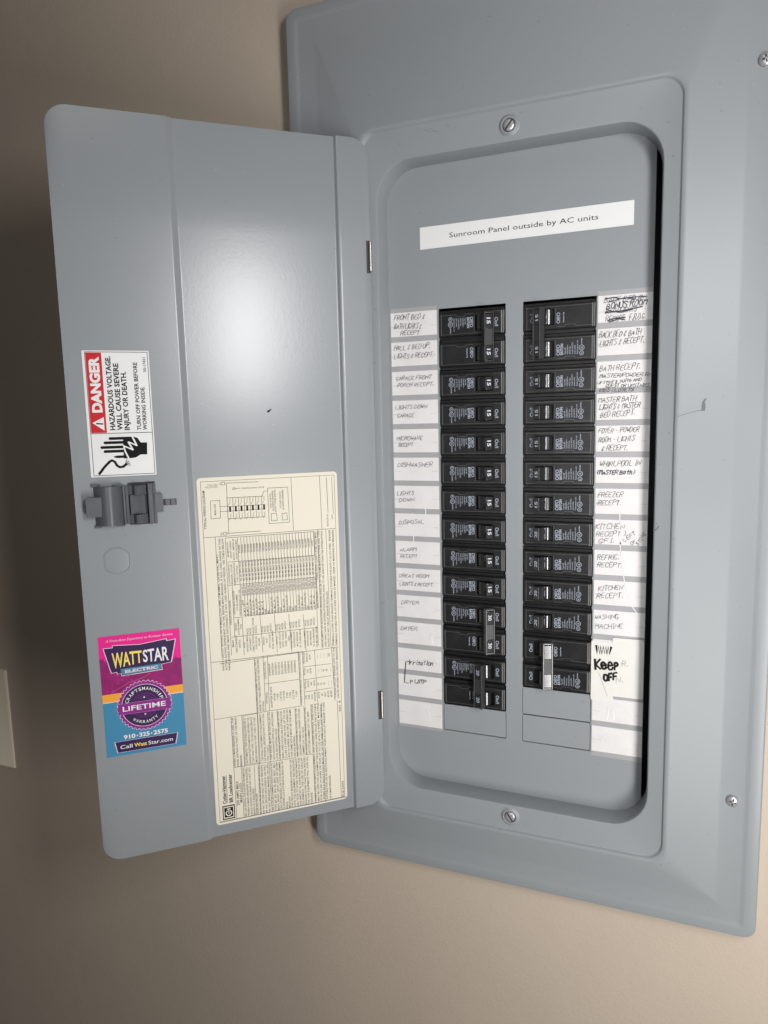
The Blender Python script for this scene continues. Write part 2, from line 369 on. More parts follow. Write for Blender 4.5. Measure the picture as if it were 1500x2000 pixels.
for s in ss:
    h = half(s); col = [ZT-h]+zl+[ZB+h]
    base = len(mb.v)
    for z in col: mb.v.append((-s, offy(s), z))
    grid.append(base)
for i in range(len(ss)-1):
    for j in range(5):
        if j in (1, 3) and ss[i] < .14: continue
        a, b = grid[i], grid[i+1]
        mb.f.append((b+j, b+j+1, a+j+1, a+j))
me_door = mb
door = me_door.obj('door', M_doorpaint, parent=panel, smooth=True, angle=50)
door.location = Vector((HX, HY, 5.45))*IN; door.rotation_euler = (0, 0, PHI)
sol = door.modifiers.new('sheet', 'SOLIDIFY'); sol.thickness = .055*IN; sol.offset = -1
bv = door.modifiers.new('hem', 'BEVEL'); bv.width = .018*IN; bv.segments = 2; bv.limit_method = 'ANGLE'; bv.angle_limit = math.radians(60)
def dpart(mb, name, m, **k): return mb.obj(name, m, parent=door, **k)
# hinges: slot lined with dark steel and a nickel pin
for z0, z1 in ((16.22, 17.28), (.45, 1.54)):
    mb = MB(); mb.box(-.15, .0, .035, .06, z0-.02, z1+.02)
    hg = dpart(mb, 'hinge', mat('hinge_leaf', (.02, .018, .017), .5))
    mb = MB(); n = 14; r = .062
    loops = [[(-.005+rad*math.cos(t*2*math.pi/n), .01+rad*math.sin(t*2*math.pi/n), z) for t in range(n)] for z, rad in ((z0+.05, r*.7), (z0+.07, r), (z1-.05, r), (z1-.03, r*.7))]
    mb.loft(loops, cap0=True, cap1=True)
    dpart(mb, 'hinge_pin', M_pin, smooth=2, angle=40)
# knockout ring
def ko(d, y):
    P = []
    for i in range(40):
        a = i*2*math.pi/40; P.append((max(-.355+d, min(.355-d, (.405-d)*math.cos(a)))-8.665, (.405-d)*math.sin(a)+7.15))
    return [(p[0], y, p[1]) for p in P]
mb = MB(); mb.loft([ko(-.028, .0), ko(-.014, -.012), ko(0, -.002), ko(.012, .008), ko(.02, -.008), ko(.04, -.010)], cap1=True)
dpart(mb, 'knockout', M_doorpaint, smooth=True, angle=50)
# black speck of paint damage
mb = MB(); mb.flat([(-3.72, 11.66), (-3.66, 11.65), (-3.60, 11.71), (-3.55, 11.78), (-3.64, 11.74), (-3.70, 11.71)], DZ-.006); dpart(mb, 'paint_chip', M_ink)
mb = MB()
for k in range(9):
    x = rs.uniform(-1.9, -1.5); z = rs.uniform(18.9, 19.5); mb.ribbon([(x, z), (x+rs.uniform(.02, .08), z+rs.uniform(-.02, .02))], .01, DZ-.004)
dpart(mb, 'scratch', mat('light_scratch', (.17, .19, .2), .6))
# latch (each piece its own part of the door)
mb = MB(); n = 14
def arc(x0, x1, dep, z, y0=0): return [(x0+(x1-x0)*i/n, y0-dep*math.sin(math.pi*i/n)**.7, z) for i in range(n+1)]
def barrel(mb, x0, x1, dep, z0, z1): mb.loft([arc(x0, x1, dep, z0), arc(x0, x1, dep, z1)][::-1], closed=False); a = arc(x0, x1, dep, z0); b = arc(x0, x1, dep, z1); mb.f.append(tuple(range(len(mb.v), len(mb.v)+n+1))[::-1]); mb.v += a; mb.f.append(tuple(range(len(mb.v), len(mb.v)+n+1))); mb.v += b
barrel(mb, -9.20, -8.34, .36, 8.30, 9.50)
dpart(mb, 'latch_barrel', M_latch, smooth=2, angle=45)
mb = MB()
for bxx in ((-9.24, -9.0, -.13, 0, 9.50, 9.58), (-8.62, -8.36, -.17, 0, 9.50, 9.56), (-9.22, -9.02, -.13, 0, 8.24, 8.30), (-8.60, -8.34, -.17, 0, 8.25, 8.30)):
    fb = MB(); fb.box(*bxx); dpart(fb, 'latch_lug', M_latch, bevel=.01)
mb.box(-8.36, -8.20, -.10, 0, 8.30, 9.50); mb.box(-8.28, -8.24, -.16, -.10, 8.32, 9.48)
dpart(mb, 'latch_flange', M_latch, bevel=.015)
mb = MB(); mb.prism([(-9.42, 8.60), (-8.99, 8.60), (-8.97, 9.17), (-9.0, 9.20), (-9.38, 9.20), (-9.42, 9.15)], -.37, -.12, back=True)
dpart(mb, 'latch_thumb_tab', M_latch, bevel=.02)
mb = MB(); mb.box(-8.20, -7.39, -.012, 0.0, 8.25, 9.58); dpart(mb, 'latch_opening', M_slot)
for z0, z1 in ((9.20, 9.49), (8.30, 8.58)):
    mb = MB(); pr = [(-8.20, -.02), (-8.08, -.07), (-8.0, -.255), (-7.93, -.285), (-7.80, -.16), (-7.66, -.06), (-7.66, -.02)]
    mb.loft([[(p[0], p[1], z) for p in pr] for z in (z1, z0)], cap0=True, cap1=True); dpart(mb, 'latch_clip', M_latch, smooth=2, angle=25)
mb = MB(); pr = [(-8.18, -.015), (-8.15, -.12), (-8.0, -.10), (-7.88, -.09), (-7.76, -.13), (-7.72, -.12), (-7.72, -.015)]
mb.loft([[(p[0], p[1], z) for p in pr] for z in (9.19, 8.60)], cap0=True, cap1=True); dpart(mb, 'latch_tongue', mat('matte_dark_nylon', (0.07, 0.073, 0.08), 0.6, spec=0.3), smooth=2, angle=40)
mb = MB(); mb.box(-7.62, -7.47, -.20, -.012, 8.27, 9.54); mb.box(-7.47, -7.38, -.10, -.012, 8.27, 9.54); dpart(mb, 'latch_slide', M_latch, bevel=.02)
mb = MB(); mb.prism([(-7.42, 8.62), (-7.18, 8.62), (-7.18, 9.16), (-7.21, 9.20), (-7.42, 9.20)], -.14, -.01, back=True); dpart(mb, 'latch_stop', M_latch, bevel=.015)
mb = MB(); mb.box(-7.18, -6.76, -.006, 0, 8.80, 9.0); dpart(mb, 'latch_slot', M_slot)
for t0, t1, ty in ((-7.10, -6.97, -.03), (-6.93, -6.80, -.02)):
    mb = MB(); mb.box(t0, t1, ty, -.006, 8.815, 8.985); dpart(mb, 'latch_slot_tab', M_latch)
mb = MB()
for s_ in (0,): mb.box(-6.765, -6.745, -.012, 0, 8.79, 9.01); mb.box(-7.18, -6.765, -.012, 0, 8.785, 8.80)
dpart(mb, 'latch_slot_rim', M_doorpaint)
# shaped stand-off seen under the thumb tab
mb = MB(); mb.box(-9.46, -9.30, -.26, -.02, 8.72, 8.98); dpart(mb, 'latch_hook', M_latch, bevel=.02)

# ================================================================ circuit breakers
def rocker(on, z0, z1):
    P = [(-.125, .46), (.125, .46), (.145, .28)]
    for a in range(36, 100, 9): P.append((.24*math.sin(math.radians(a)), .24*math.cos(math.radians(a))))
    for a in range(99, 35, -9): P.append((-.24*math.sin(math.radians(a)), .24*math.cos(math.radians(a))))
    P.append((-.145, .28))
    return [tilt(on, p, q) for p, q in P]
def tilt(on, p, q):
    t = math.radians(-36 if on else 20); c, s = math.cos(t), math.sin(t)
    return (1.05+p*c+q*s, .08-(q*c-p*s))
def body_mesh(poles):
    mb = MB()
    for k in range(poles):
        zc = 0 if poles == 1 else .5-k
        O = [(.33, -.40), (2.545, -.40), (2.545, .40), (.33, .40)]
        def sh(d, y): return [(x+(d if x < 1 else -d), y, zc+z+(d if z < 0 else -d)) for x, z in O]
        mb.loft([sh(0, .30), sh(0, -.005), sh(.022, -.04), sh(.05, -.052)])
        mb.flat([(p[0], p[2]) for p in sh(.05, 0)], -.052, holes=([(.70, zc-.25), (.70, zc+.25), (1.30, zc+.25), (1.30, zc-.25)],))
        b = len(mb.v); H = [(.70, zc-.25), (.70, zc+.25), (1.30, zc+.25), (1.30, zc-.25)]
        mb.v += [(p[0], -.052, p[1]) for p in H]+[(p[0], .22, p[1]) for p in H]
        for i in range(4): j = (i+1) % 4; mb.f.append((b+i, b+j, b+4+j, b+4+i))
        mb.f.append((b+7, b+6, b+5, b+4)[::-1])
        mb.box(.29, 2.58, .14 if k >= 0 else .2, 2.2, zc-.488, zc+.488)
        mb.box(.36, 2.50, .05, .14, zc-.5, zc-.40) if poles == 2 and k == 0 else None
    return mb
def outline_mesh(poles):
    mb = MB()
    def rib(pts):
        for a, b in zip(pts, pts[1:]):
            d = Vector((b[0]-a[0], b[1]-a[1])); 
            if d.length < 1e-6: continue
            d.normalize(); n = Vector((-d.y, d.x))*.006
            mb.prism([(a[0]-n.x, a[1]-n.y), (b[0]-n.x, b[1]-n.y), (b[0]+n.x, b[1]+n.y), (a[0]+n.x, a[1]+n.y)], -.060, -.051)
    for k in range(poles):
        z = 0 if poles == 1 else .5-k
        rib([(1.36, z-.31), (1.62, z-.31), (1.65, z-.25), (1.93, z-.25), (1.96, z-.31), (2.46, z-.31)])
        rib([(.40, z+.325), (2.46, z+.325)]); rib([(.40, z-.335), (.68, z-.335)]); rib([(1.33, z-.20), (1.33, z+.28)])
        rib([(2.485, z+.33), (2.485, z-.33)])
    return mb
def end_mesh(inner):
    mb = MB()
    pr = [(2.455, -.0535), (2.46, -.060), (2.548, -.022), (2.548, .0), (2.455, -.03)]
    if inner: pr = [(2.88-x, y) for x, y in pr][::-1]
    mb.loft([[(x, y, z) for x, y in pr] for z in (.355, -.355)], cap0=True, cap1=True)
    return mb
def print_mesh(poles, blockpole):
    mb = MB(); y = -.0545
    def tx(st, x, z0, z1, h, b=0): mb.text(st, (x, z0), (x, z1), h, y, bold=b)
    for k in range(poles):
        z = 0 if poles == 1 else .5-k
        tx('Off/O', 1.475, z-.21, z+.13, .115, .02); tx('On/I', .64, z-.14, z+.15, .12, .02)
        if poles == 1 or k == blockpole:
            tx('E.A.T.O.N'.replace('.', ''), 1.575, z-.20, z+.15, .085, .05)
            for i, (t, l) in enumerate((('Type BR', .24), ('120/240V~', .34), ('HACR Type', .28), ('Cu/Al 60/75C', .40), ('#14-4 AWG', .30), ('Replacement unit', .46))):
                tx(t, 1.66+i*.076, z-.19, z-.19+l*.92, .046, .015)
            mb.ring(2.15, z+.0, .078, .018, y, 18); tx('UL', 2.185, z-.045, z+.045, .07, .03)
            mb.ring(2.15, z-.17, .062, .018, y, 16); tx('R', 2.175, z-.195, z-.145, .05, .03)
            tx('LISTED', 2.165, z+.10, z+.29, .035, .04)
        else: tx('Common Trip', 1.60, z-.19, z+.13, .04, .05)
    return mb
def number_mesh(st, poles, on):
    mb = MB()
    for z in (0,):
        def mp(zz, u):                                # text runs along +z, its top towards -x
            x, y = tilt(on, .065-u, .4635); return (x, y, zz)
        V, F, w, _ = glyphs(st, .03, 0); b = len(mb.v)
        for px, py in V: mb.v.append(mp(z-.11+px/w*.2, py*.13))
        mb.f += [tuple(b+i for i in f) for f in F]
    return mb
def tie_mesh(on, centre=False):
    mb = MB()
    def slab(p0, p1, q0, q1, z0, z1):
        c = [tilt(on, p, q) for p, q in ((p0, q0), (p1, q0), (p1, q1), (p0, q1))]
        mb.loft([[(x, y, z) for x, y in c] for z in (z0, z1)], cap0=True, cap1=True)
    if centre: slab(-.127, .127, .31, .465, -.262, .262); return mb
    slab(-.165, -.127, .28, .495, -.80, .80); slab(.127, .165, .28, .495, -.80, .80)
    slab(-.127, .127, .28, .45, .755, .80); slab(-.127, .127, .28, .45, -.80, -.755)
    return mb
def handle_mesh(poles, on):
    mb = MB()
    for z in (0,):
        h = .215 if poles == 1 else .235
        prof = rocker(on, 0, 0); mb.loft([[(x, y, zz) for x, y in prof] for zz in (z-h, z+h)], cap0=True, cap1=True)
    return mb
CACHE = {}
def piece(key, builder, name, m, parent, **k):
    if key in CACHE:
        c = CACHE[key].copy(); COL.objects.link(c); c.parent = parent; c.name = name; return c
    o = builder().obj(name, m, parent=parent, **k); CACHE[key] = o; return o
def breaker(side, ztop, poles, amp, on, label, blockpole=1, bar=None):
    zc = ztop-poles/2-.06
    b = empty('circuit_breaker', (0, 0, zc), ry=math.pi if side < 0 else 0)
    tag(b, label, 'circuit breaker', 'circuit breakers in the two columns')
    piece(('b', poles), lambda: body_mesh(poles), 'body', M_black, b, smooth=2, angle=20)
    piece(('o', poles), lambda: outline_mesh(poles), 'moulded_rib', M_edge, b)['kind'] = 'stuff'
    pr = piece(('p', poles, blockpole), lambda: print_mesh(poles, blockpole), 'face_print', M_print, b)
    pr['kind'] = 'stuff'
    hm = M_handle20 if amp in ('20', '40') else M_handle
    for k in range(poles):
        z = 0 if poles == 1 else .5-k
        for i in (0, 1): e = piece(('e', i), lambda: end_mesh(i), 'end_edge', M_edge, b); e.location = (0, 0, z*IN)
        hd = piece(('h', poles > 1, on, hm.name), lambda: handle_mesh(poles, on), 'handle', hm, b, smooth=2, angle=30, bevel=.012)
        hd.location = (0, 0, z*IN)
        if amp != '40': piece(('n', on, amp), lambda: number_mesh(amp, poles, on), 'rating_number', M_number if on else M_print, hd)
    if poles == 2:
        tb = piece(('t', on, bar.name), lambda: tie_mesh(on), 'tie_bar', bar, b, smooth=2, angle=20, bevel=.008)
        piece(('tc', on, bar.name), lambda: tie_mesh(on, True), 'tie_bar_centre', M_barmid if bar is M_barlt else M_bar, tb, smooth=2, angle=20, bevel=.008)
L_ = [(2, '15', 1, 'double black breaker tied by one handle at the top of the left column', M_bar),
 (1, '15', 1, 'single black 15 breaker beside the GARAGE FRONT PORCH RECEPT. line', 0), (1, '15', 1, 'single black 15 breaker beside the LIGHTS DOWN GARAGE line', 0),
 (1, '15', 1, 'single black 15 breaker beside the MICROWAVE RECEPT line', 0), (1, '15', 1, 'single black 15 breaker beside the DISHWASHER line', 0),
 (1, '15', 1, 'single black 15 breaker beside the short LIGHTS DOWN. line', 0), (1, '15', 1, 'single black 15 breaker beside the DISPOSAL line', 0),
 (1, '15', 1, 'single black 15 breaker beside the ALARM RECEPT line', 0), (1, '15', 1, 'single black 15 breaker beside the GREAT ROOM LIGHTS line', 0),
 (2, '30', 1, 'double breaker marked 30 with grey tie bar beside the two DRYER lines', M_barlt),
 (2, '20', 0, 'double breaker switched off with white slots beside the Irrigation pump lines', M_bar)]
z = 15
for p, a, on, lb, bar in L_: breaker(-1, z, p, a, on, lb, 1, bar); z -= p
R__ = [(2, '15', 1, 'double black breaker tied by one handle at the top of the right column', M_bar)]
for t in ('BATH RECEPT.', 'MASTER BATH LIGHTS', 'FOYER POWDER ROOM', 'WHIRLPOOL', 'FREEZER'): R__.append((1, '15', 1, 'single black 15 breaker beside the '+t+' line', 0))
for t in ('KITCHEN RECEPT GFI', 'REFRIG. RECEPT.', 'plain KITCHEN RECEPT.', 'WASHING MACHINE'): R__.append((1, '20', 1, 'single black 20 breaker beside the '+t+' line', 0))
R__.append((2, '40', 0, 'double breaker with bright white tie bar switched off beside the Keep OFF note', M_barlt))
z = 15
for p, a, on, lb, bar in R__: breaker(1, z, p, a, on, lb, 1, bar); z -= p

# ================================================================ paper and stickers in the recess
# one directory strip on each side
HW=[('FRONT BED &', -4.2, 14.74, -3.05, 14.7, 0.2, 0.02, 0), ('BATH LIGHTS &', -4.2, 14.44, -3.19, 14.39, 0.19, 0.02, 0), ('RECEPT', -3.97, 14.21, -3.26, 14.2, 0.15, 0.02, 0), ('HALL & BED UP.', -4.23, 13.71, -2.88, 13.72, 0.19, 0.02, 0), ('LIGHTS & RECEPT.', -4.23, 13.42, -2.76, 13.42, 0.18, 0.02, 0), ('GARAGE FRONT', -4.18, 12.67, -2.85, 12.67, 0.15, 0.02, 0), ('PORCH RECEPT.', -4.13, 12.44, -2.77, 12.44, 0.15, 0.02, 0), ('LIGHTS DOWN', -4.22, 11.67, -3.03, 11.67, 0.16, 0.02, 0), ('GARAGE', -4.15, 11.38, -3.51, 11.39, 0.15, 0.02, 0), ('MICROWAVE', -4.19, 10.57, -3.21, 10.59, 0.17, 0.02, 0), ('RECEPT', -4.12, 10.34, -3.57, 10.37, 0.15, 0.02, 0), ('DISHWASHER', -4.19, 9.64, -2.85, 9.65, 0.17, 0.02, 0), ('LIGHTS', -4.24, 8.61, -3.56, 8.64, 0.15, 0.02, 0), ('DOWN.', -4.15, 8.38, -3.48, 8.42, 0.14, 0.02, 0), ('DISPOSAL', -4.17, 7.56, -3.2, 7.63, 0.16, 0.02, 0), ('ALARM', -4.16, 6.57, -3.51, 6.62, 0.15, 0.02, 0), ('RECEPT', -4.14, 6.33, -3.49, 6.37, 0.14, 0.02, 0), ('GREAT ROOM', -4.23, 5.61, -3.06, 5.66, 0.14, 0.02, 0), ('LIGHTS & RECEPT.', -4.2, 5.31, -2.88, 5.35, 0.14, 0.02, 0), ('DRYER', -4.16, 4.61, -3.44, 4.65, 0.15, 0.02, 0), ('DRYER.', -4.2, 3.63, -3.48, 3.66, 0.15, 0.02, 0), ('BACK BED RM', 2.8, 14.75, 4.04, 14.72, 0.2, 0.02, 0), ('BATH LIGHTS', 2.85, 14.41, 3.78, 14.43, 0.18, 0.02, 0), ('RECEPT.', 2.85, 14.17, 3.47, 14.18, 0.2, 0.02, 0), ('F.R.O.G.', 3.56, 14.16, 4.04, 14.21, 0.2, 0.02, 0), ('BACK BED & BATH', 2.67, 13.7, 3.91, 13.72, 0.2, 0.02, 0), ('LIGHTS & RECEPT.', 2.69, 13.43, 4.02, 13.5, 0.19, 0.02, 0), ('BATH RECEPT.', 2.7, 12.66, 3.93, 12.7, 0.2, 0.02, 0), ('MASTER BATH', 2.69, 11.69, 3.82, 11.73, 0.19, 0.02, 0), ('LIGHTS & MASTER', 2.71, 11.47, 3.94, 11.53, 0.18, 0.02, 0), ('BED RECEPT.', 2.74, 11.22, 3.81, 11.3, 0.19, 0.02, 0), ('FOYER - POWDER', 2.69, 10.73, 3.92, 10.76, 0.18, 0.02, 0), ('ROOM - LIGHTS', 2.71, 10.44, 3.8, 10.48, 0.18, 0.02, 0), ('& RECEPT.', 2.8, 10.17, 3.61, 10.2, 0.18, 0.02, 0), ('WHIRLPOOL IN', 2.75, 9.67, 3.99, 9.71, 0.19, 0.02, 0), ('FREEZER', 2.71, 8.67, 3.48, 8.71, 0.19, 0.02, 0), ('RECEPT.', 2.71, 8.42, 3.44, 8.45, 0.18, 0.02, 0), ('KITCHEN', 2.64, 7.63, 3.55, 7.68, 0.2, 0.02, 0), ('RECEPT }', 2.67, 7.4, 3.64, 7.45, 0.18, 0.02, 0), ('GFI.', 2.75, 7.18, 3.29, 7.23, 0.16, 0.02, 0), ('REFRIG.', 2.72, 6.63, 3.43, 6.68, 0.18, 0.02, 0), ('RECEPT.', 2.72, 6.39, 3.51, 6.42, 0.18, 0.02, 0), ('KITCHEN', 2.77, 5.61, 3.55, 5.69, 0.18, 0.02, 0), ('RECEPT.', 2.73, 5.35, 3.57, 5.43, 0.18, 0.02, 0), ('WASHING', 2.66, 4.63, 3.44, 4.71, 0.18, 0.02, 0), ('MACHINE', 2.68, 4.31, 3.58, 4.4, 0.19, 0.02, 0), ('BONUS ROOM', 2.88, 14.56, 4.07, 14.61, 0.2, 0.026, 0), ('MASTER/POWDER RM', 2.71, 12.47, 4.26, 12.46, 0.17, 0.026, 0), ('upstairs suite AND', 2.65, 12.28, 3.96, 12.32, 0.15, 0.026, 0), ('GUEST OR UPSTAIRS', 2.89, 12.16, 4.19, 12.14, 0.15, 0.026, 0), ('KIDS CLOSETS', 2.7, 12.03, 3.74, 12.02, 0.13, 0.026, 0), ('(MASTER Bath)', 2.65, 9.42, 3.85, 9.43, 0.19, 0.026, 0), ('* LEFT', 3.42, 7.13, 3.92, 7.54, 0.17, 0.026, 0), ('OF', 3.77, 7.15, 3.93, 7.29, 0.14, 0.026, 0), ('STOVE', 3.97, 7.15, 4.21, 7.56, 0.15, 0.026, 0), ('Irrigation', -3.91, 2.35, -2.94, 2.4, 0.2, 0.026, 0), ('pump', -3.87, 1.62, -3.16, 1.68, 0.24, 0.026, 0), ('Keep', 2.73, 2.93, 3.52, 3.04, 0.36, 0.07, 1), ('OFF', 3.0, 2.57, 3.45, 2.64, 0.24, 0.07, 1), ('R.', 3.56, 3.11, 3.79, 3.14, 0.2, 0.03, 2), ('N.', 3.39, 2.55, 3.66, 2.58, 0.18, 0.03, 2)]
HP=[([(2.84, 14.87), (3.1, 14.9), (3.27, 14.84), (3.66, 14.86), (4.04, 14.85)], 0.03, 0), ([(2.93, 14.77), (3.43, 14.86), (3.74, 14.8)], 0.025, 0), ([(2.85, 14.46), (3.27, 14.47), (3.75, 14.53), (3.93, 14.56)], 0.035, 0), ([(2.93, 14.52), (3.27, 14.43), (3.66, 14.5)], 0.025, 0), ([(2.94, 14.21), (3.16, 14.27), (3.44, 14.27)], 0.035, 0), ([(2.97, 14.17), (3.25, 14.24), (3.42, 14.21)], 0.03, 0), ([(-3.9, 2.46), (-4.02, 2.42), (-4.09, 1.63), (-3.94, 1.62)], 0.03, 0), ([(2.74, 3.74), (2.77, 3.48), (2.81, 3.73), (2.85, 3.48), (2.88, 3.74), (2.92, 3.49), (2.97, 3.73), (3.01, 3.5), (3.04, 3.73), (3.08, 3.49), (3.12, 3.73), (3.16, 3.5), (3.21, 3.73)], 0.075, 1)]

def strip(x0, x1, zb, label):
    t = empty('directory_strip', (0, 0, 0)); tag(t, label, 'directory strip', 'handwritten directory strips beside the breakers')
    mb = MB(); n = 40                                  # gently wavy backing paper
    rows = []
    for i in range(n+1):
        z = zb+(15.12-zb)*i/n; rows.append(z)
    mb.box(x0, x1, -.006, -.001, zb, 15.12); mb.obj('backing_paper', M_band, parent=t)
    for k in range(15):
        z1 = 14.975-k*1.002; z0 = z1-.815
        if k == 14: z0 = .02 if x0 < 0 else .05
        c = MB(); 
        # slightly wrinkled cell: a small grid
        nx, nz = 8, 5; b0 = 0; r = random.Random(k+int(x0*10)); am = .004 if k < 6 else (.010 if k < 10 else .017)
        for j in range(nz+1):
            for i in range(nx+1):
                e = 0 if i in (0, nx) or j in (0, nz) else r.uniform(0, am)
                c.v.append((x0+(x1-x0)*i/nx, -.0105-e, z0+(z1-z0)*j/nz))
        for j in range(nz):
            for i in range(nx): a = j*(nx+1)+i; c.f.append((a, a+1, a+nx+2, a+nx+1))
        cell = c.obj('label_cell', M_paper, parent=t, smooth=True, angle=179)
        tk = MB(); zm = (14.5-k)*1.0-.02
        tk.flat([(x0+.02, zm), (x0+.27, zm-.004), (x0+.27, zm+.006), (x0+.02, zm+.01)], -.026); tk.obj('tick_line', M_ghost, parent=cell)
        tk = MB(); tk.flat([(x1-.25, zm), (x1-.03, zm), (x1-.03, zm+.01), (x1-.25, zm+.01)], -.026); tk.obj('tick_line', M_ghost, parent=cell)
        h = MB(); hh = MB()
        for st, xa, za, xb, zb_, hgt, wd, cl in HW:
            if (xa < 0) == (x0 < 0) and 14.98-k-1.0 <= za+hgt*.3 < 14.98-k and cl == 0: write(h, st, xa, za, xb, zb_, hgt*(.88 if wd < .025 or hgt > .19 else .70), wd*(.62 if wd < .025 else (.50 if hgt < .19 else .85)), -.028)
        for pts, wd, cl in HP:
            if (pts[0][0] < 0) == (x0 < 0) and 14.98-k-1.0 <= pts[0][1] < 14.98-k and cl == 0: h.ribbon(pts, wd, -.030)
        if h.v: h.obj('handwriting', M_pen, parent=cell)
    return t
def crease(t, pts, w=.028, h=.013):
    mb = MB(); P = [Vector(p) for p in pts]; n = len(P); A = []; B = []; Cc = []
    for i in range(n):
        d = (P[min(i+1, n-1)]-P[max(i-1, 0)]).normalized(); q = Vector((-d.y, d.x))*w/2; e = 0 if i in (0, n-1) else 1
        A.append((P[i].x-q.x, -.011, P[i].y-q.y)); B.append((P[i].x, -.011-h*e, P[i].y)); Cc.append((P[i].x+q.x*1.6, -.011, P[i].y+q.y*1.6))
    mb.loft([A, B, Cc], closed=False); mb.obj('paper_crease', M_paper, parent=t, smooth=2, angle=10)
tl = strip(-4.33, -2.645, -.09, 'paper strip of handwritten circuit names left of the left breaker column')
tr = strip(2.63, 4.228, -.12, 'paper strip of handwritten circuit names right of the right breaker column')
crease(tr, [(3.38, 8.37), (3.42, 7.07), (3.55, 6.07), (3.74, 5.26), (3.98, 4.93)]); crease(tl, [(-3.47, 8.8), (-3.25, 8.41), (-3.16, 8.07), (-3.22, 7.59)]); crease(tl, [(-3.67, 7.99), (-3.64, 7.37), (-3.64, 6.74)])
rc = random.Random(9)
for k in range(9):                                   # small buckles near the foot of both strips
    t_, x = (tl, rc.uniform(-4.1, -2.9)) if k % 2 else (tr, rc.uniform(2.85, 3.9))
    z = rc.randint(0, 3)+.2 if k % 2 else rc.randint(0, 1)+.2; crease(t_, [(x, z), (x+rc.uniform(-.08, .08), z+.25), (x+rc.uniform(-.12, .12), z+.55)], .10, .026)

# taped note
n = empty('taped_note', (0, 0, 0)); tag(n, 'yellowed taped note reading Keep OFF in thick marker over the right strip', 'note')
mb = MB(); mb.prism(rr(2.58, 3.29, 1.86, 3.90, .03, 3), -.034, -.012); mb.obj('paper_patch', M_tape, parent=n)
mb = MB(); mb.prism(rr(3.25, 4.22, 2.06, 4.06, .06, 3), -.038, -.012); mb.obj('tape_patch', M_tape, parent=n)
a = MB(); b = MB()
for st, xa, za, xb, zb_, hgt, wd, cl in HW:
    if cl == 1: write(a, st, xa, za, xb, zb_, hgt, wd, -.042, slant=.1)
    if cl == 2: write(b, st, xa, za, xb, zb_, hgt, wd, -.041, slant=.1)
for pts, wd, cl in HP:
    if cl == 1: a.ribbon(pts, wd, -.042)
a.obj('marker_writing', M_marker, parent=n); b.obj('faded_writing', M_ghost, parent=n)
mb = MB(); mb.ribbon([(2.82, 2.84), (2.95, 2.5), (3.11, 2.05)], .02, -.040); mb.obj('crease', M_ghost, parent=n)
# printed name strip
n = empty('name_label', (0, 0, 17.3)); tag(n, 'white printed label reading Sunroom Panel outside by AC units', 'label')
mb = MB(); mb.box(-3.20, 3.632, -.014, 0, -.31, .405); mb.obj('label_strip', M_white, parent=n)
mb = MB(); mb.text('Sunroom Panel outside by AC units', (-2.17, -.03), (2.60, -.03), .165, -.0165); mb.obj('printed_text', M_ink, parent=n)

# ================================================================ stickers on the door (door coordinates: x = right, z = up)
def on_door(name): 
    o = empty(name, (HX, HY, 0), rz=PHI); return o
# --- danger sticker
n = on_door('danger_sticker'); tag(n, 'red and white DANGER hazardous voltage sticker with a shocked hand', 'sticker')
mb = MB(); mb.prism(rr(-9.225, -7.315, 9.79, 13.60, .03, 3), -.008, 0); mb.obj('sticker_sheet', M_white, parent=n)
def D2(a, b): return (-9.225+b, 9.79+a)               # a along the text, b down from its top
def dpoly(mb, pts, y): 
    P = [D2(*p) for p in pts]; ar = sum(P[i][0]*P[(i+1) % len(P)][1]-P[(i+1) % len(P)][0]*P[i][1] for i in range(len(P)))
    mb.flat(P if ar > 0 else P[::-1], y)
mb = MB(); dpoly(mb, [(1.345, .10), (3.745, .10), (3.745, .545), (1.345, .545)], -.0105); mb.obj('red_panel', M_red, parent=n)
mb = MB()
for p, q in (((.045, .085), (3.765, .085)), ((.045, 1.865), (3.765, 1.865)), ((.045, .085), (.045, 1.865)), ((3.765, .085), (3.765, 1.865)), ((1.325, .085), (1.325, 1.865))): mb.ribbon([D2(*p), D2(*q)], .016, -.010)
def dt(mb, st, a0, a1, b, h, bold=.0, y=-.0125): mb.text(st, D2(a0, b), D2(a1, b), h, y, bold=bold)
dt(mb, 'HAZARDOUS VOLTAGE.', 1.42, 3.64, .79, .15, .03); dt(mb, 'WILL CAUSE SEVERE', 1.41, 3.43, 1.0, .15, .03); dt(mb, 'INJURY OR DEATH.', 1.41, 3.18, 1.205, .15, .03)
dt(mb, 'TURN OFF POWER BEFORE', 1.40, 3.46, 1.545, .12, .022); dt(mb, 'WORKING INSIDE.', 1.40, 2.73, 1.715, .12, .022); dt(mb, '30-17431', 3.17, 3.61, 1.80, .085, .012)
mb.obj('printed_text', M_ink, parent=n)
mb = MB(); dt(mb, 'DANGER', 1.96, 3.63, .45, .275, .05, -.013); dpoly(mb, [(1.41, .485), (1.82, .485), (1.65, .155)][::-1], -.013); mb.obj('white_lettering', M_white, parent=n)
mb = MB(); mb.ribbon([D2(1.615, .43), D2(1.615, .445)], .045, -.0155); mb.ribbon([D2(1.617, .40), D2(1.63, .27)], .04, -.0155)
for a, b in ((1.165, .58), (1.04, .425), (.90, .325), (.775, .41)):
    P = [(a+.042, 1.0), (a+.042, b+.04)]+[(a+.042*math.cos(t), b+.04-.042*math.sin(t)) for t in (.6, 1.2, 1.9, 2.5)]+[(a-.042, b+.04), (a-.042, 1.0)]
    dpoly(mb, P, -.0125)
dpoly(mb, [(.56, .98), (.56, .80), (.585, .70), (.62, .70), (.64, .80), (.64, .98)], -.0125)
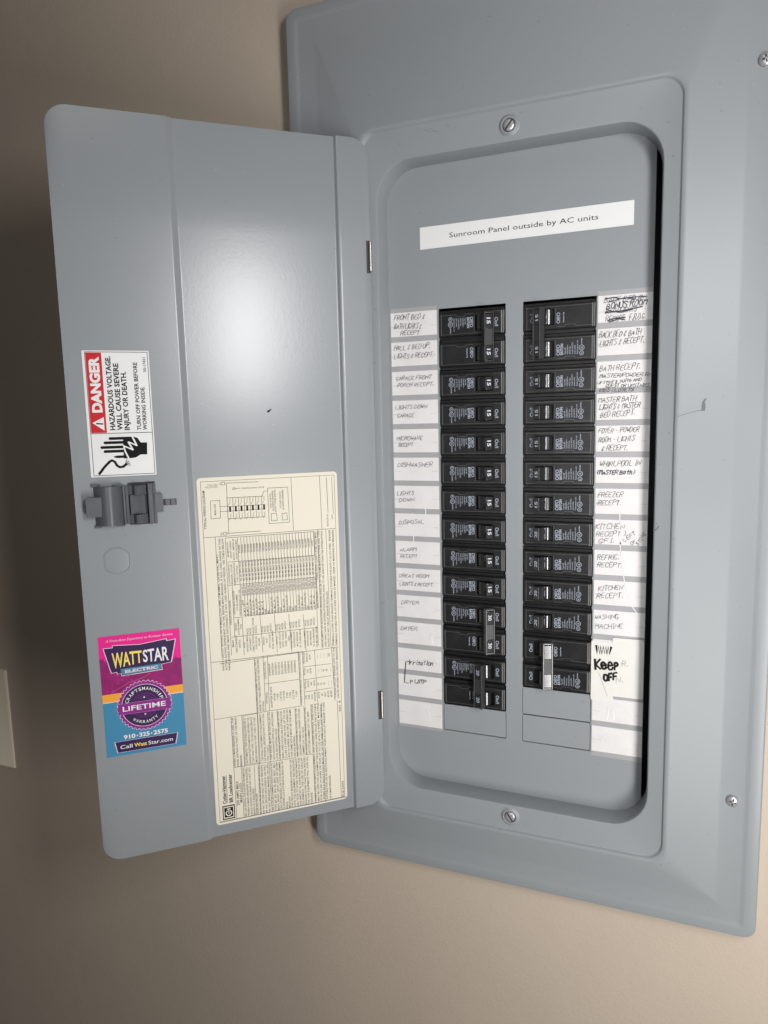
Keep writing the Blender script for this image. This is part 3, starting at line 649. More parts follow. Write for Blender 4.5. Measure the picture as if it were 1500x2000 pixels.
dpoly(mb, [(1.207, .995), (1.207, 1.30), (1.16, 1.42), (1.02, 1.50), (1.013, 1.69), (.639, 1.67), (.647, 1.48), (.56, 1.33), (.54, 1.15), (.545, .975)], -.0135)
mb.ribbon([D2(*p) for p in ((.10, .24), (.30, .40), (.46, .56), (.50, .63), (.45, .71), (.34, .76), (.28, .84), (.29, .94), (.36, 1.03))], .075, -.0125)
for p in ((.50, 1.06), (.46, 1.12), (.40, 1.15), (.33, 1.16)): mb.ribbon([D2(.35, 1.0), D2(*p)], .02, -.0125)
mb.obj('shock_symbol', M_ink, parent=n)
mb = MB(); mb.ribbon([D2(*p) for p in ((1.22, 1.26), (.93, 1.38))], .05, -.016); mb.ribbon([D2(*p) for p in ((.93, 1.38), (1.04, 1.16))], .04, -.016); mb.ribbon([D2(*p) for p in ((1.04, 1.14), (.80, 1.26))], .05, -.016); mb.ribbon([D2(*p) for p in ((.80, 1.26), (.93, 1.0))], .04, -.016); mb.ribbon([D2(*p) for p in ((.93, 1.0), (.76, 1.03), (.55, 1.12))], .045, -.016)
mb.obj('spark_line', M_white, parent=n)

# --- advertising sticker
n = on_door('advertising_sticker'); tag(n, 'pink, orange and blue advertising sticker with a LIFETIME warranty seal', 'sticker')
AX, AZ = -9.405, .76
def A2(x, z): return (AX+x, AZ+z)
mb = MB(); mb.prism(rr(AX, AX+2.475, AZ, AZ+4.0, .02, 2), -.008, 0); mb.obj('sticker_sheet', M_blue, parent=n)
def ap(name, m, polys, y):
    mb = MB()
    for P in polys: mb.flat([A2(*p) for p in P], y)
    return mb.obj(name, m, parent=n)
ap('orange_stripe', M_oran, [[(0, 1.84), (2.475, 1.84), (2.475, 2.10), (0, 2.10)]], -.010)
ap('blue_edge', M_pale, [[(0, 1.815), (2.475, 1.815), (2.475, 1.84), (0, 1.84)]], -.010)
sky = [(0, 2.10), (2.475, 2.10), (2.475, 3.02), (2.38, 3.0), (2.3, 3.06), (2.22, 2.98), (2.1, 2.95), (.9, 2.95), (.5, 3.0), (.32, 3.22), (.24, 3.27), (.16, 3.18), (.09, 3.30), (.04, 3.25), (0, 3.33)]
ap('city_scene', M_mag, [sky], -.010)
ap('pink_sky', M_pink, [[(0, 3.33)]+sky[:2:-1][1:]+[(2.475, 3.02), (2.475, 4.0), (0, 4.0)]], -.010) if False else None
top = [(0, 3.33), (.04, 3.25), (.09, 3.30), (.16, 3.18), (.24, 3.27), (.32, 3.22), (.5, 3.0), (.9, 2.95), (2.1, 2.95), (2.22, 2.98), (2.3, 3.06), (2.38, 3.0), (2.475, 3.02), (2.475, 4.0), (0, 4.0)]
ap('pink_sky', M_pink, [top], -.0105)
sc_ = MB(); r = random.Random(2)
for k in range(14):
    x = r.uniform(.1, .9); z = r.uniform(2.2, 2.75); sc_.ribbon([A2(x, z), A2(x+r.uniform(.02, .12), z+r.uniform(-.02, .03))], .012, -.012)
sc_.ribbon([A2(.3, 2.15), A2(.8, 2.4), A2(1.25, 2.5), A2(1.5, 2.62)], .02, -.012)
sc_.obj('scene_lights', mat('magenta_light_print', (.38, .05, .2), .4), parent=n)
shape = [(.13, 3.62), (.41, 3.61), (.41, 3.685), (1.224, 3.62), (2.05, 3.70), (2.06, 3.63), (2.335, 3.655), (2.165, 2.905), (1.85, 2.87), (1.87, 2.69), (.62, 2.655), (.606, 2.745), (.494, 2.735), (.488, 2.80), (.32, 2.785)]
def grow(P, g):
    cx = sum(p[0] for p in P)/len(P); cz = sum(p[1] for p in P)/len(P); return [(cx+(p[0]-cx)*(1+g), cz+(p[1]-cz)*(1+g*1.7)) for p in P]
def ccw(P):
    ar = sum(P[i][0]*P[(i+1) % len(P)][1]-P[(i+1) % len(P)][0]*P[i][1] for i in range(len(P))); return P if ar > 0 else P[::-1]
ap('logo_outline', M_pale, [ccw(grow(shape, .012))], -.013); ap('logo_board', M_purp, [ccw(grow(shape, -.014))], -.015)
ap('banner', M_teal, [ccw([(.60, 2.885), (1.86, 2.90), (1.83, 2.705), (.63, 2.685)])], -.017)
mb = MB(); mb.text('A Front-Row Experience to Rockstar Service', A2(.22, 3.80), A2(2.25, 3.80), .085, -.013, shear=.35); mb.obj('script_text', M_pale, parent=n); mb = MB(); mb.text('ELECTRIC', A2(.73, 2.735), A2(1.74, 2.755), .10, -.019, bold=.04); mb.obj('banner_text', M_pale, parent=n)
def letters(mb, st, x0, x1, zb0, zb1, zt0, zt1, y, bold=.02):
    V, F, w, _ = glyphs(st, bold, 0); b = len(mb.v)
    for px, py in V:
        t = px/w; zb = zb0+(zb1-zb0)*t; zt = zt0+(zt1-zt0)*t; q = A2(x0+(x1-x0)*t, zb+(zt-zb)*py); mb.v.append((q[0], y, q[1]))
    mb.f += [tuple(b+i for i in f) for f in F]
mb = MB(); letters(mb, 'WATT', .37, 1.27, 2.93, 3.03, 3.46, 3.43, -.018, .02); mb.text('Watt', A2(.845, .225), A2(1.24, .225), .13, -.018, bold=.02); mb.obj('yellow_lettering', M_yel, parent=n)
mb = MB(); letters(mb, 'STAR', 1.30, 2.09, 3.03, 2.99, 3.43, 3.47, -.018, .02)
mb.obj('logo_lettering', M_white, parent=n); mb = MB(); mb.text('910', A2(.545, .54), A2(.90, .54), .14, -.018, bold=.03); mb.text('325', A2(1.02, .54), A2(1.34, .54), .14, -.018, bold=.03); mb.text('2575', A2(1.46, .54), A2(1.91, .54), .14, -.018, bold=.03)
mb.disc(*A2(.96, .60), .022, -.018, 8); mb.disc(*A2(1.40, .60), .022, -.018, 8)
mb.obj('phone_number', M_white, parent=n); mb = MB(); mb.text('Call', A2(.42, .225), A2(.79, .225), .13, -.020, bold=.008); mb.text('Star.com', A2(1.28, .225), A2(2.05, .225), .13, -.020, bold=.008)
SX, SZ = 1.25, 1.58
mb.obj('web_address', M_white, parent=n); mb = MB()
mb.text('LIFETIME', A2(.575, 1.465), A2(1.90, 1.465), .17, -.022, bold=.015)
def arc_text(mb, st, cx, cz, r, a0, a1, h, y, inner=False):
    L = len(st)
    for i, c in enumerate(st):
        a = math.radians(a0+(a1-a0)*i/(L-1)); V, F, w, _ = glyphs(c, .012, 0); b = len(mb.v)
        if not V: continue
        u = Vector((math.cos(a), math.sin(a))); t = Vector((math.sin(a), -math.cos(a)))
        if inner: u, t = -u, -t
        base = Vector((cx, cz))+Vector((math.cos(a), math.sin(a)))*r; cw = h*(.35 if c == 'I' else .8)
        for px, py in V:
            q = base+t*((px/w-.5)*cw)+u*(py*h); q = A2(q.x, q.y); mb.v.append((q[0], y, q[1]))
        mb.f += [tuple(b+k for k in f) for f in F]
arc_text(mb, 'CRAFTSMANSHIP', SX, SZ, .515, 160, 20, .11, -.022); arc_text(mb, 'WARRANTY', SX, SZ, .60, 232, 308, .10, -.022, inner=True)
mb.obj('seal_lettering', M_white, parent=n); mb = MB(); mb.disc(*A2(SX, SZ+.27), .025, -.022, 8); mb.disc(*A2(SX, SZ-.30), .025, -.022, 8)
mb.obj('seal_dots', M_white, parent=n)
def scal(r, d, k=38):
    P = []
    for i in range(k*4):
        a = i*2*math.pi/(k*4); P.append((SX+(r+(d if i % 4 in (1, 2) else 0))*math.cos(a), SZ+(r+(d if i % 4 in (1, 2) else 0))*math.sin(a)*1.0))
    return P
ap('seal_outline', M_pale, [scal(.80, .045)], -.0125); ap('seal_edge', M_viol, [scal(.785, .04)], -.0145)
ap('seal_ring', M_pale, [scal(.712, 0, 12)], -.0165); ap('seal_disc', M_purp, [scal(.695, 0, 12)], -.018)
mb = MB()
for r_ in (.40, .33, .26): mb.ring(*A2(SX, SZ), r_, .012, -.0188, 32)
mb.obj('seal_rings', M_viol, parent=n)
bn = [(.41, 1.37), (2.09, 1.345), (2.05, 1.43), (2.10, 1.54), (2.05, 1.63), (2.09, 1.725), (.42, 1.725), (.45, 1.64), (.40, 1.55), (.45, 1.45)]
ap('seal_banner_edge', M_pale, [ccw(grow(bn, .012))], -.0195); ap('seal_banner', M_viol, [ccw(bn)], -.0205)
wb = [(.26, .48), (2.22, .475), (2.14, .105), (.325, .11)]
ap('web_banner_edge', M_pale, [ccw(grow(wb, .01))], -.0125); ap('web_banner', M_purp, [ccw(grow(wb, -.018))], -.0145)

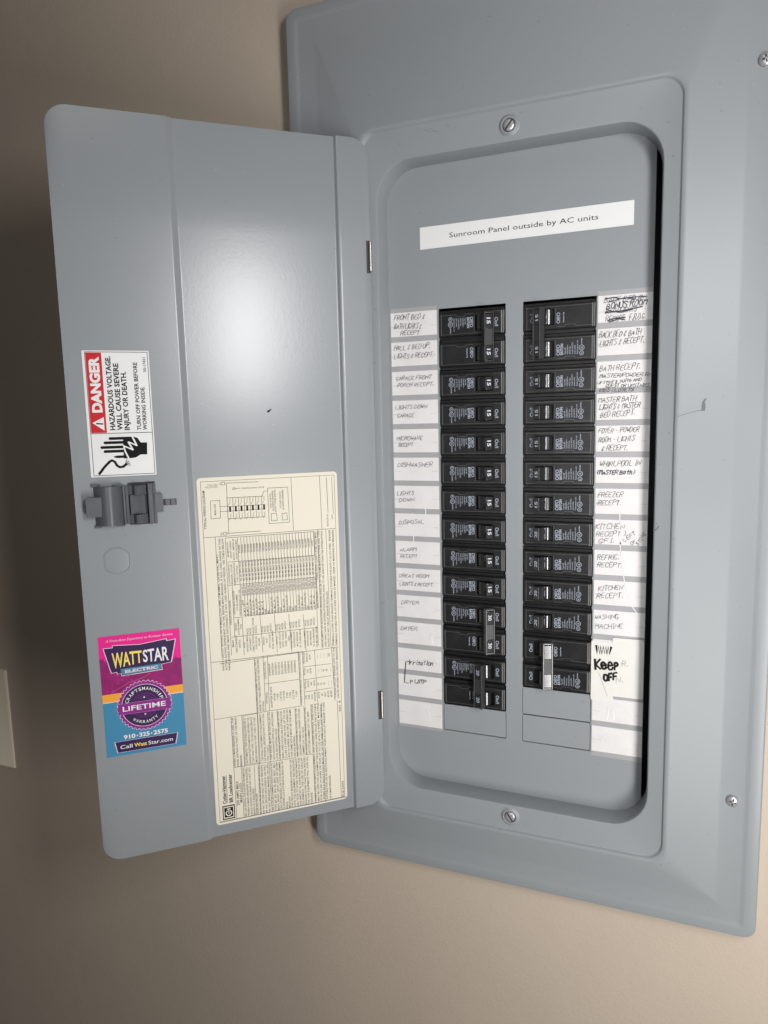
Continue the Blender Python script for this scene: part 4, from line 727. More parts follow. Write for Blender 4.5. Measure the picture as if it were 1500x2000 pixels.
# --- wiring label on the recessed middle of the door
WT=[('Cutler-Hammer', -5.73, -1.665, -0.639, 0.13), ('BR Loadcenter', -5.508, -1.656, -0.625, 0.13), ('200 AMPS MAX', -5.299, -1.821, -0.918, 0.09), ('MAIN LUGS', -5.19, -1.727, -1.019, 0.09), ('WHEN A MAIN BREAKER IS USED, THE', -5.345, -0.391, 1.371, 0.068), ('PANEL RATING IS THAT OF THE MAIN', -5.241, -0.404, 1.36, 0.068), ('BREAKER.', -5.13, -0.417, 0.011, 0.068), ('AUTOMATIC TRIP IS INDICATED BY A', -4.927, -0.347, 1.296, 0.068), ('HANDLE POSITION MIDWAY BETWEEN THE', -4.82, -0.349, 1.297, 0.068), ('"ON" AND "OFF". TO RESTORE SERVICE', -4.712, -0.351, 1.297, 0.068), ('MOVE HANDLE TO "OFF", THEN TO "ON".', -4.604, -0.352, 1.298, 0.068), ('SEE CASE SIDEWALL FOR FURTHER INFORMATION', -5.066, -2.281, -0.485, 0.068), ('WHEN A MAIN BREAKER IS BACKFED,', -4.964, -2.285, -0.485, 0.068), ('HOLD-DOWN SCREW KIT CAT. NO.', -4.861, -2.288, -0.486, 0.068), ('BRHDK125 IS REQUIRED.', -4.761, -2.292, -1.277, 0.068), ('120/240 VAC 1PH-3W', -4.646, -2.318, -1.514, 0.068), ('OR 120 VAC 1PH-3W (FROM 3PH-4W NETWORK)', -4.543, -2.322, -0.502, 0.068), ('240 VAC 1PH (USE ONLY 240 VAC BREAKERS)', -4.439, -2.325, -0.502, 0.068), ('240 VAC 3PH-3W GROUNDED B. USE ONLY', -4.334, -2.329, -0.503, 0.068), ('240 VAC BREAKERS MARKED 1PH-3PH', -4.23, -2.332, -0.504, 0.068), ('THIS PANEL CONFORMING TO REQUIREMENTS', -4.4, -0.381, 1.359, 0.068), ('OF FEDERAL SPECIFICATION W-P-115A,', -4.297, -0.385, 1.358, 0.068), ('TYPE 1, CLASS 2.', -4.193, -0.389, 0.191, 0.068), ('THIS PANEL MUST BE INSTALLED IN', -4.09, -0.393, 1.355, 0.068), ('ACCORDANCE WITH ALL APPLICABLE', -3.986, -0.397, 1.354, 0.068), ('LOCAL AND NATIONAL CODES.', -3.881, -0.401, 0.742, 0.068), ('THIS DEVICE ACCEPTS TYPE QBM GROUND', -3.777, -0.405, 1.351, 0.068), ('BARS. WIRE HOLES ARE SUITABLE FOR:', -3.672, -0.409, 1.349, 0.068), ('(1) #4-14 WIRE OR FOR UP TO (2)', -3.567, -0.413, 1.348, 0.068), ('#10-14 WIRES. MULTIPLE WIRES IN', -3.461, -0.417, 1.347, 0.068), ('THE SAME HOLE MUST BE THE SAME', -3.355, -0.421, 1.345, 0.068), ('SIZE AND MATERIAL.', -3.246, -0.425, 0.375, 0.068), ('FOR ADDITIONAL BR/CH NEUTRAL OR', -3.143, -0.429, 1.342, 0.068), ('GROUND TERMINAL ORDER CUTLER-', -3.036, -0.433, 1.341, 0.068), ('HAMMER CAT. NO. NL20.', -2.926, -0.437, 0.633, 0.068), ('TO CLOSE UNUSED OPENINGS IN COVER,', -2.822, -0.441, 1.338, 0.068), ('USE CUTLER-HAMMER CAT. NO. BRFP', -2.713, -0.445, 1.16, 0.068), ('USE CUTLER-HAMMER/WESTINGHOUSE', -4.102, -2.302, -0.505, 0.068), ('TYPE BR, BD, BQ, BJ, BRH, BQC, BJH,', -4.004, -2.304, -0.505, 0.068), ('BRSN, BRWH, QFCR, QFEP OR QFCBH', -3.906, -2.306, -0.504, 0.068), ('CIRCUIT BREAKERS. USE CUTLER-HAMMER', -3.808, -2.308, -0.504, 0.068), ('CLASSIFIED LUG KITS BR65125, BR65150, OR', -3.71, -2.31, -0.503, 0.068), ('BR6525.', -3.603, -2.312, -2.038, 0.068), ('IMPORTANT:', -3.505, -2.313, -1.857, 0.068), ('THE CIRCUIT BREAKERS LISTED FOR USE', -3.413, -2.315, -0.502, 0.068), ('WITH THIS EQUIPMENT ARE DESIGNED', -3.313, -2.317, -0.501, 0.068), ('AND TESTED TO EXCEED THE PERFORMANCE', -3.213, -2.319, -0.5, 0.068), ('REQUIRED BY UL STANDARDS FOR THIS', -3.113, -2.321, -0.5, 0.068), ('EQUIPMENT. THE USE OF CIRCUIT', -3.013, -2.323, -0.499, 0.068), ('BREAKERS OTHER THAN THOSE SPECIFIED', -2.912, -2.325, -0.499, 0.068), ('FOR THIS EQUIPMENT WILL VOID ALL', -2.812, -2.327, -0.498, 0.068), ('WARRANTIES.', -2.7, -2.329, -1.886, 0.068), ('WHEN USED AS SERVICE EQUIPMENT, ANY UNUSED NEUTRAL WIRE HOLES', -2.555, -2.263, 1.402, 0.068), ('MAY BE USED FOR EQUIPMENT GROUNDING. WIRE HOLES ARE SUITABLE', -2.45, -2.265, 1.404, 0.068), ('FOR (1) #4-14 WIRE OR FOR UP TO (2) #10-14 WIRES. MULTIPLE', -2.345, -2.268, 1.407, 0.068), ('WIRES IN A SINGLE HOLE MUST BE OF THE SAME SIZE AND MATERIAL.', -2.239, -2.271, 1.409, 0.068), ('SUITABLE FOR USE AS SERVICE EQUIPMENT WHEN A CIRCUIT BREAKER IS USED', -2.133, -2.273, 1.412, 0.068), ('AS A MAIN BREAKER.', -2.006, -2.276, -1.377, 0.068), ('PUB 23475', -1.521, -2.298, -1.7, 0.075), ('REV. B', -1.54, 0.97, 1.37, 0.075), ('FOR RAINPROOF (NEMA 3R) DEVICES ONLY,', -4.479, 1.459, 3.317, 0.068), ('REFER TO TABLE BELOW FOR THE PROPER', -4.381, 1.45, 3.311, 0.068), ('FITTING.', -4.273, 1.441, 1.817, 0.068), ('FITTING', -4.14, 1.698, 2.082, 0.068), ('CATALOG NO.', -4.16, 2.578, 3.204, 0.068), ('ADAPTER PLATE', -3.982, 1.501, 2.265, 0.068), ('DS900AP', -4.006, 2.676, 3.106, 0.068), ('3/4" HUB', -3.873, 1.75, 2.013, 0.068), ('DS075H1', -3.896, 2.675, 3.105, 0.068), ('1" HUB', -3.764, 1.78, 1.978, 0.068), ('DS100H1', -3.786, 2.674, 3.104, 0.068), ('1-1/4" HUB', -3.654, 1.712, 2.041, 0.068), ('DS125H1', -3.675, 2.672, 3.104, 0.068), ('1-1/2" HUB', -3.544, 1.71, 2.039, 0.068), ('DS150H1', -3.564, 2.671, 3.103, 0.068), ('2" HUB', -3.434, 1.773, 1.972, 0.068), ('DS200H1', -3.452, 2.669, 3.102, 0.068), ('2" HUB', -3.323, 1.77, 1.969, 0.068), ('DS200H2', -3.34, 2.668, 3.101, 0.068), ('2-1/2" HUB', -3.212, 1.702, 2.032, 0.068), ('DS250H2', -3.228, 2.667, 3.101, 0.068), ('3" HUB', -3.101, 1.765, 1.965, 0.068), ('DS300H2', -3.116, 2.665, 3.1, 0.068), ('TORQUE WIRE PRESSURE SCREWS AS FOLLOWING:', -2.939, 1.449, 3.335, 0.068), ('WIRE', -2.768, 1.608, 1.766, 0.06), ('SIZE', -2.661, 1.602, 1.761, 0.06), ('AL/CU', -2.553, 1.577, 1.775, 0.06), ('AWG/KCMIL', -2.446, 1.493, 1.847, 0.06), ('NEUTRAL &', -2.775, 1.999, 2.349, 0.06), ('GROUND', -2.669, 2.052, 2.287, 0.06), ('BAR', -2.562, 2.105, 2.224, 0.06), ('LB-IN', -2.454, 2.061, 2.258, 0.06), ('NEUTRAL', -2.783, 2.504, 2.775, 0.06), ('LUG', -2.677, 2.577, 2.695, 0.06), ('LB-IN', -2.57, 2.534, 2.729, 0.06), ('NEUTRAL(IN)', -2.79, 2.93, 3.352, 0.06), ('MAIN LUG', -2.684, 2.983, 3.292, 0.06), ('LB-IN', -2.578, 3.037, 3.231, 0.06), ('#14-10', -2.296, 1.579, 1.815, 0.068), ('20', -2.308, 2.062, 2.142, 0.068), ('_', -2.317, 2.502, 2.678, 0.068), ('_', -2.324, 3.046, 3.221, 0.068), ('#8', -2.184, 1.651, 1.731, 0.068), ('25', -2.196, 2.056, 2.136, 0.068), ('_', -2.206, 2.497, 2.673, 0.068), ('_', -2.212, 3.041, 3.217, 0.068), ('#6-4', -2.072, 1.605, 1.764, 0.068), ('35', -2.084, 2.051, 2.131, 0.068), ('45', -2.094, 2.54, 2.62, 0.068), ('_', -2.101, 3.037, 3.213, 0.068), ('#3-2/0', -1.959, 1.56, 1.797, 0.068), ('_', -1.972, 1.996, 2.174, 0.068), ('50', -1.981, 2.536, 2.615, 0.068), ('_', -1.989, 3.033, 3.209, 0.068), ('#0-300', -1.846, 1.553, 1.791, 0.068), ('_', -1.859, 1.99, 2.169, 0.068), ('_', -1.869, 2.482, 2.659, 0.068), ('250', -1.877, 3.058, 3.176, 0.068), ('TORQUE CIRCUIT BREAKER LUGS TO THE', -1.696, 1.471, 3.366, 0.068), ('VALUES SPECIFIED ON CIRCUIT BREAKERS.', -1.587, 1.465, 3.363, 0.068), ('TYPICAL WIRING DIAGRAM', -5.867, 7.916, 9.181, 0.085), ('SHORT CIRCUIT RATING WITH MAIN LUGS. (RMS SYM AMPS, 120/240 VAC MAX.)', -5.551, 3.075, 7.047, 0.068), ('ACTUAL RATING DEPENDENT ON THE FEEDER MAIN BREAKER, IF ANY, USED AHEAD OF THIS', -5.451, 3.071, 7.578, 0.068), ('PANELBOARD AND MAIN DISCONNECT, IF ANY, USED AHEAD OF FEEDER.  SEE TABLE BELOW', -5.351, 3.067, 7.58, 0.068), ('PANELBOARD FEEDER', -5.228, 4.633, 5.47, 0.068), ('MAIN', -5.188, 3.849, 4.085, 0.068), ('DISCONNECT', -5.076, 3.657, 4.245, 0.068), ('WITH:', -4.963, 3.789, 4.084, 0.068), ('FEEDER', -5.07, 4.408, 4.672, 0.055), ('CUTLER-HAMMER', -4.986, 4.244, 4.815, 0.055), ('TYPE', -4.902, 4.43, 4.607, 0.055), ('FEEDER MAIN BREAKER', -5.087, 4.968, 5.794, 0.055), ('CUTLER-HAMMER', -4.993, 5.087, 5.655, 0.055), ('WESTINGHOUSE CAT. NO.', -4.898, 4.902, 5.818, 0.055), ('NONE', -4.804, 5.261, 5.438, 0.055), ('LOADCENTER BRANCH', -5.206, 6.027, 6.711, 0.055), ('BREAKERS, CUTLER-', -5.116, 6.018, 6.702, 0.055), ('HAMMER/WESTINGHOUSE', -5.025, 5.968, 6.734, 0.055), ('TYPE 1 OR POLE', -4.935, 6.06, 6.625, 0.055), ('MAXIMUM SHORT', -5.203, 6.937, 7.445, 0.055), ('CIRCUIT CURRENT', -5.11, 6.889, 7.476, 0.055), ('RATING - AMPERES @', -5.016, 6.822, 7.527, 0.055), ('120/240 VOLTS MAX', -4.923, 6.833, 7.5, 0.055), ('25,000', -4.828, 7.034, 7.32, 0.068), ('BD, BR, BRH, GFCB', -4.826, 6.097, 6.747, 0.068), ('22,000 ACT', -4.785, 5.566, 5.949, 0.068), ('DK, MCC, DK', -4.753, 4.868, 5.312, 0.068), ('100,000', -4.728, 7.034, 7.321, 0.068), ('BD, BR, BRH, GFCB', -4.725, 6.096, 6.747, 0.068), ('10,000 ACT', -4.684, 5.566, 5.95, 0.068), ('BR, MCC, BJ', -4.651, 4.868, 5.312, 0.068), ('100,000', -4.628, 7.035, 7.322, 0.068), ('BD, BR, BRH, GFCB', -4.625, 6.096, 6.747, 0.068), ('42,000 AC', -4.583, 5.567, 5.95, 0.068), ('BRHH, WCHH, HW', -4.547, 4.868, 5.433, 0.068), ('25,000', -4.527, 7.035, 7.323, 0.068), ('BD, BR, BRH, GFCB', -4.524, 6.095, 6.747, 0.068), ('100,000 AC', -4.481, 5.567, 5.951, 0.068), ('CSR, WCHH, KD', -4.445, 4.869, 5.394, 0.068), ('65,000', -4.426, 7.035, 7.323, 0.068), ('BD, BR, BRH, GFCB', -4.422, 6.094, 6.747, 0.068), ('22,000 ACT', -4.379, 5.567, 5.952, 0.068), ('BRHH, WCHH, HW', -4.342, 4.869, 5.436, 0.068), ('10,000', -4.325, 7.036, 7.324, 0.068), ('BD, BR, BRH, GFCB', -4.321, 6.093, 6.747, 0.068), ('100,000 AC', -4.277, 5.568, 5.953, 0.068), ('BR, MCC, BJ', -4.242, 4.869, 5.316, 0.068), ('22,000', -4.224, 7.036, 7.325, 0.068), ('BD, BR, BRH, GFCB', -4.219, 6.092, 6.747, 0.068), ('22,000 ACT', -4.174, 5.568, 5.954, 0.068), ('BR, MCC, BJ', -4.139, 4.869, 5.317, 0.068), ('10,000', -4.122, 7.037, 7.326, 0.068), ('BD, BR, BRH, GFCB', -4.116, 6.091, 6.747, 0.068), ('10,000 ACT', -4.072, 5.568, 5.955, 0.068), ('NONE', -4.042, 4.87, 5.035, 0.068), ('100,000', -4.02, 7.037, 7.327, 0.068), ('BD, BR, BRH, GFCB', -4.014, 6.09, 6.747, 0.068), ('100,000 AC', -3.969, 5.568, 5.955, 0.068), ('MDL', -3.94, 4.87, 4.995, 0.068), ('65,000', -3.917, 7.038, 7.328, 0.068), ('BD, BR, BRH, GFCB', -3.911, 6.09, 6.747, 0.068), ('100,000 AC', -3.865, 5.569, 5.956, 0.068), ('BRHH, WCHH, HQ', -3.825, 4.87, 5.441, 0.068), ('42,000', -3.815, 7.038, 7.329, 0.068), ('BD, BR, BRH, GFCB', -3.808, 6.089, 6.747, 0.068), ('10,000 ACT', -3.761, 5.569, 5.957, 0.068), ('BR, MCC, BJ', -3.724, 4.87, 5.32, 0.068), ('10,000', -3.712, 7.039, 7.33, 0.068), ('BD, BR, BRH, GFCB', -3.705, 6.088, 6.748, 0.068), ('100,000 AC', -3.657, 5.569, 5.958, 0.068), ('BRHH, WCHH, HW', -3.617, 4.871, 5.443, 0.068), ('10,000', -3.609, 7.039, 7.331, 0.068), ('BD, BR, BRH, GFCB', -3.601, 6.087, 6.748, 0.068), ('100,000 AC', -3.553, 5.57, 5.959, 0.068), ('NONE', -3.521, 4.871, 5.037, 0.068), ('65,000', -3.505, 7.04, 7.332, 0.068), ('BD, BR, BRH, GFCB', -3.497, 6.086, 6.748, 0.068), ('100,000 AC', -3.449, 5.57, 5.96, 0.068), ('DK, MCC, DK', -3.41, 4.871, 5.323, 0.068), ('22,000 *', -3.401, 7.041, 7.333, 0.068), ('BD, BR, BRH, GFCB', -3.393, 6.085, 6.748, 0.068), ('100,000 AC', -3.344, 5.57, 5.961, 0.068), ('BRHH, WCHH, HW', -3.301, 4.871, 5.446, 0.068), ('42,000', -3.297, 7.041, 7.334, 0.068), ('BD, BR, BRH, GFCB', -3.288, 6.084, 6.748, 0.068), ('10,000 ACT', -3.239, 5.57, 5.961, 0.068), ('NONE', -3.204, 4.872, 5.039, 0.068), ('10,000', -3.193, 7.042, 7.334, 0.068), ('BD, BR, BRH, GFCB', -3.183, 6.084, 6.748, 0.068), ('42,000 AC', -3.133, 5.571, 5.962, 0.068), ('BRH', -3.099, 4.872, 4.998, 0.068), ('25,000', -3.088, 7.042, 7.335, 0.068), ('BD, BR, BRH, GFCB', -3.078, 6.083, 6.748, 0.068), ('42,000 AC', -3.027, 5.571, 5.963, 0.068), ('NONE', -2.992, 4.872, 5.039, 0.068), ('22,000', -2.983, 7.043, 7.336, 0.068), ('BD, BR, BRH, GFCB', -2.972, 6.082, 6.748, 0.068), ('10,000 ACT', -2.921, 5.571, 5.964, 0.068), ('CSR, WCHH, KD', -2.878, 4.872, 5.409, 0.068), ('100,000', -2.877, 7.043, 7.337, 0.068), ('BD, BR, BRH, GFCB', -2.867, 6.081, 6.748, 0.068), ('10,000 ACT', -2.815, 5.572, 5.965, 0.068), ('DK, MCC, DK', -2.772, 4.873, 5.328, 0.068), ('22,000', -2.772, 7.044, 7.338, 0.068), ('BD, BR, BRH, GFCB', -2.76, 6.08, 6.748, 0.068), ('100,000 AC', -2.708, 5.572, 5.966, 0.068), ('BRHH, WCHH, HQ', -2.663, 4.873, 5.453, 0.068), ('10,000', -2.666, 7.044, 7.339, 0.068), ('BD, BR, BRH, GFCB', -2.654, 6.079, 6.748, 0.068), ('42,000 AC', -2.601, 5.572, 5.967, 0.068), ('MDL', -2.564, 4.873, 5.0, 0.068), ('65,000', -2.56, 7.045, 7.34, 0.068), ('BD, BR, BRH, GFCB', -2.547, 6.078, 6.748, 0.068), ('10,000 ACT', -2.493, 5.573, 5.967, 0.068), ('BR, MCC, BJ', -2.45, 4.873, 5.331, 0.068), ('10,000', -2.453, 7.045, 7.341, 0.068), ('BD, BR, BRH, GFCB', -2.44, 6.077, 6.749, 0.068), ('100,000 AC', -2.386, 5.573, 5.968, 0.068), ('DK, MCC, DK', -2.341, 4.874, 5.332, 0.068), ('22,000 *', -2.346, 7.046, 7.342, 0.068), ('BD, BR, BRH, GFCB', -2.333, 6.076, 6.749, 0.068), ('42,000 AC', -2.278, 5.573, 5.969, 0.068), ('BRHH, WCHH, HW', -2.23, 4.874, 5.457, 0.068), ('WCG2', -4.687, 4.214, 4.437, 0.068), ('WCG5', -4.592, 4.217, 4.44, 0.068), ('WCG7, WCG8', -4.489, 4.219, 4.773, 0.068), ('WCG11', -4.401, 4.222, 4.501, 0.068), ('WCG2', -4.191, 4.225, 4.449, 0.068), ('WCG7', -4.095, 4.227, 4.452, 0.068), ('WCG5', -3.998, 4.23, 4.455, 0.068), ('WCG11', -3.9, 4.232, 4.513, 0.068), ('WCG2', -3.688, 4.235, 4.461, 0.068), ('WCG7', -3.59, 4.238, 4.464, 0.068), ('WCG8', -3.492, 4.24, 4.467, 0.068), ('WCG11', -3.393, 4.243, 4.526, 0.068), ('WCG2', -3.2, 4.248, 4.476, 0.068), ('WCG7', -3.101, 4.251, 4.479, 0.068), ('WCG8', -3.002, 4.254, 4.482, 0.068), ('WCG11', -2.901, 4.256, 4.541, 0.068), ('WCG2', -2.675, 4.258, 4.487, 0.068), ('WCG7', -2.575, 4.261, 4.49, 0.068), ('WCG8', -2.474, 4.264, 4.493, 0.068), ('WCG11', -2.373, 4.266, 4.553, 0.068), ('NONE', -4.816, 3.787, 3.972, 0.06), ('WITHOUT MAIN', -4.716, 3.609, 4.16, 0.06), ('DISCONNECT', -4.616, 3.66, 4.12, 0.06), ('CABLE TAP BOX', -4.515, 3.595, 4.194, 0.06), ('TYPE WCGS,', -4.414, 3.669, 4.131, 0.06), ('WCGSPB', -4.312, 3.766, 4.045, 0.06), ('SWITCH', -4.156, 3.782, 4.061, 0.06), ('WCGP', -4.054, 3.834, 4.021, 0.06), ('WITH CLASS T', -3.951, 3.654, 4.21, 0.06), ('FUSE, 600A MAX', -3.849, 3.612, 4.262, 0.06), ('SWITCH', -3.701, 3.74, 4.021, 0.06), ('WCGBP, WCGTYP', -3.598, 3.582, 4.188, 0.06), ('WITH CLASS L', -3.494, 3.61, 4.171, 0.06), ('FUSE, 1200A', -3.39, 3.638, 4.153, 0.06), ('150A', -3.286, 3.807, 3.996, 0.06), ('CUTLER-HAMMER', -3.203, 3.528, 4.138, 0.06), ('WESTINGHOUSE', -3.098, 3.556, 4.12, 0.06), ('MCG BREAKER', -2.993, 3.584, 4.102, 0.06), ('W. 25,000A MAX', -2.888, 3.519, 4.178, 0.06), ('CUTLER-HAMMER', -2.727, 3.501, 4.115, 0.06), ('WESTINGHOUSE', -2.621, 3.53, 4.097, 0.06), ('MCG BREAKER', -2.515, 3.558, 4.079, 0.06), ('W. ELG BREAKER', -2.408, 3.492, 4.156, 0.06), ('OR MCGBR, SERIES', -2.301, 3.449, 4.208, 0.06), ('* FUSED WITH CLASS T FUSE, 400A MAX.', -2.2, 5.792, 7.562, 0.068), ('REPLACEMENT OR ADDITIONAL BREAKERS SHALL BE OF THE SAME MANUFACTURER AND TYPE', -2.091, 3.436, 7.571, 0.068), ('AND SHALL HAVE AN INTERRUPTING RATING EQUAL TO OR GREATER THAN THE INTERRUPTING', -1.981, 3.429, 7.57, 0.068), ('RATING OF ANY CIRCUIT BREAKER INSTALLED.', -1.869, 3.421, 5.435, 0.068), ('TERMINALS OTHER THAN BREAKER TERMINALS SUITABLE FOR 60/75 C AL-CU WIRE.  BREAKER', -1.703, 3.404, 7.589, 0.068), ('TERMINALS SUITABLE FOR AL-CU WIRE WHEN SO MARKED.  REFER TO MARKINGS ON BREAKERS.', -1.584, 3.399, 7.591, 0.068), ('MAIN LUGS', -5.541, 8.363, 8.729, 0.06), ('N2', -5.374, 7.684, 7.765, 0.068), ('INSTALLED BY', -1.758, 7.712, 8.138, 0.055), ('DATE', -1.591, 7.959, 8.108, 0.055), ('SOLID STUB FOR', -3.711, 8.469, 8.969, 0.055), ('ALL BRANCH BREAKERS', -3.633, 8.375, 9.053, 0.055), ('EXCEPT TYPE BQ AND BQ', -3.554, 8.334, 9.084, 0.055), ('NOTCHED STUB FOR', -3.379, 8.447, 9.021, 0.055), ('ALL BRANCH BREAKERS', -3.292, 8.388, 9.069, 0.055)]
WH=[('NEUTRAL', -5.451, -5.777, 9.378, 0.055), ('INSULATED', -5.454, -5.841, 9.309, 0.055), ('BOND WHEN REQUIRED', -3.937, -4.689, 9.218, 0.055), ('N', -5.345, -5.392, 9.394, 0.06)]
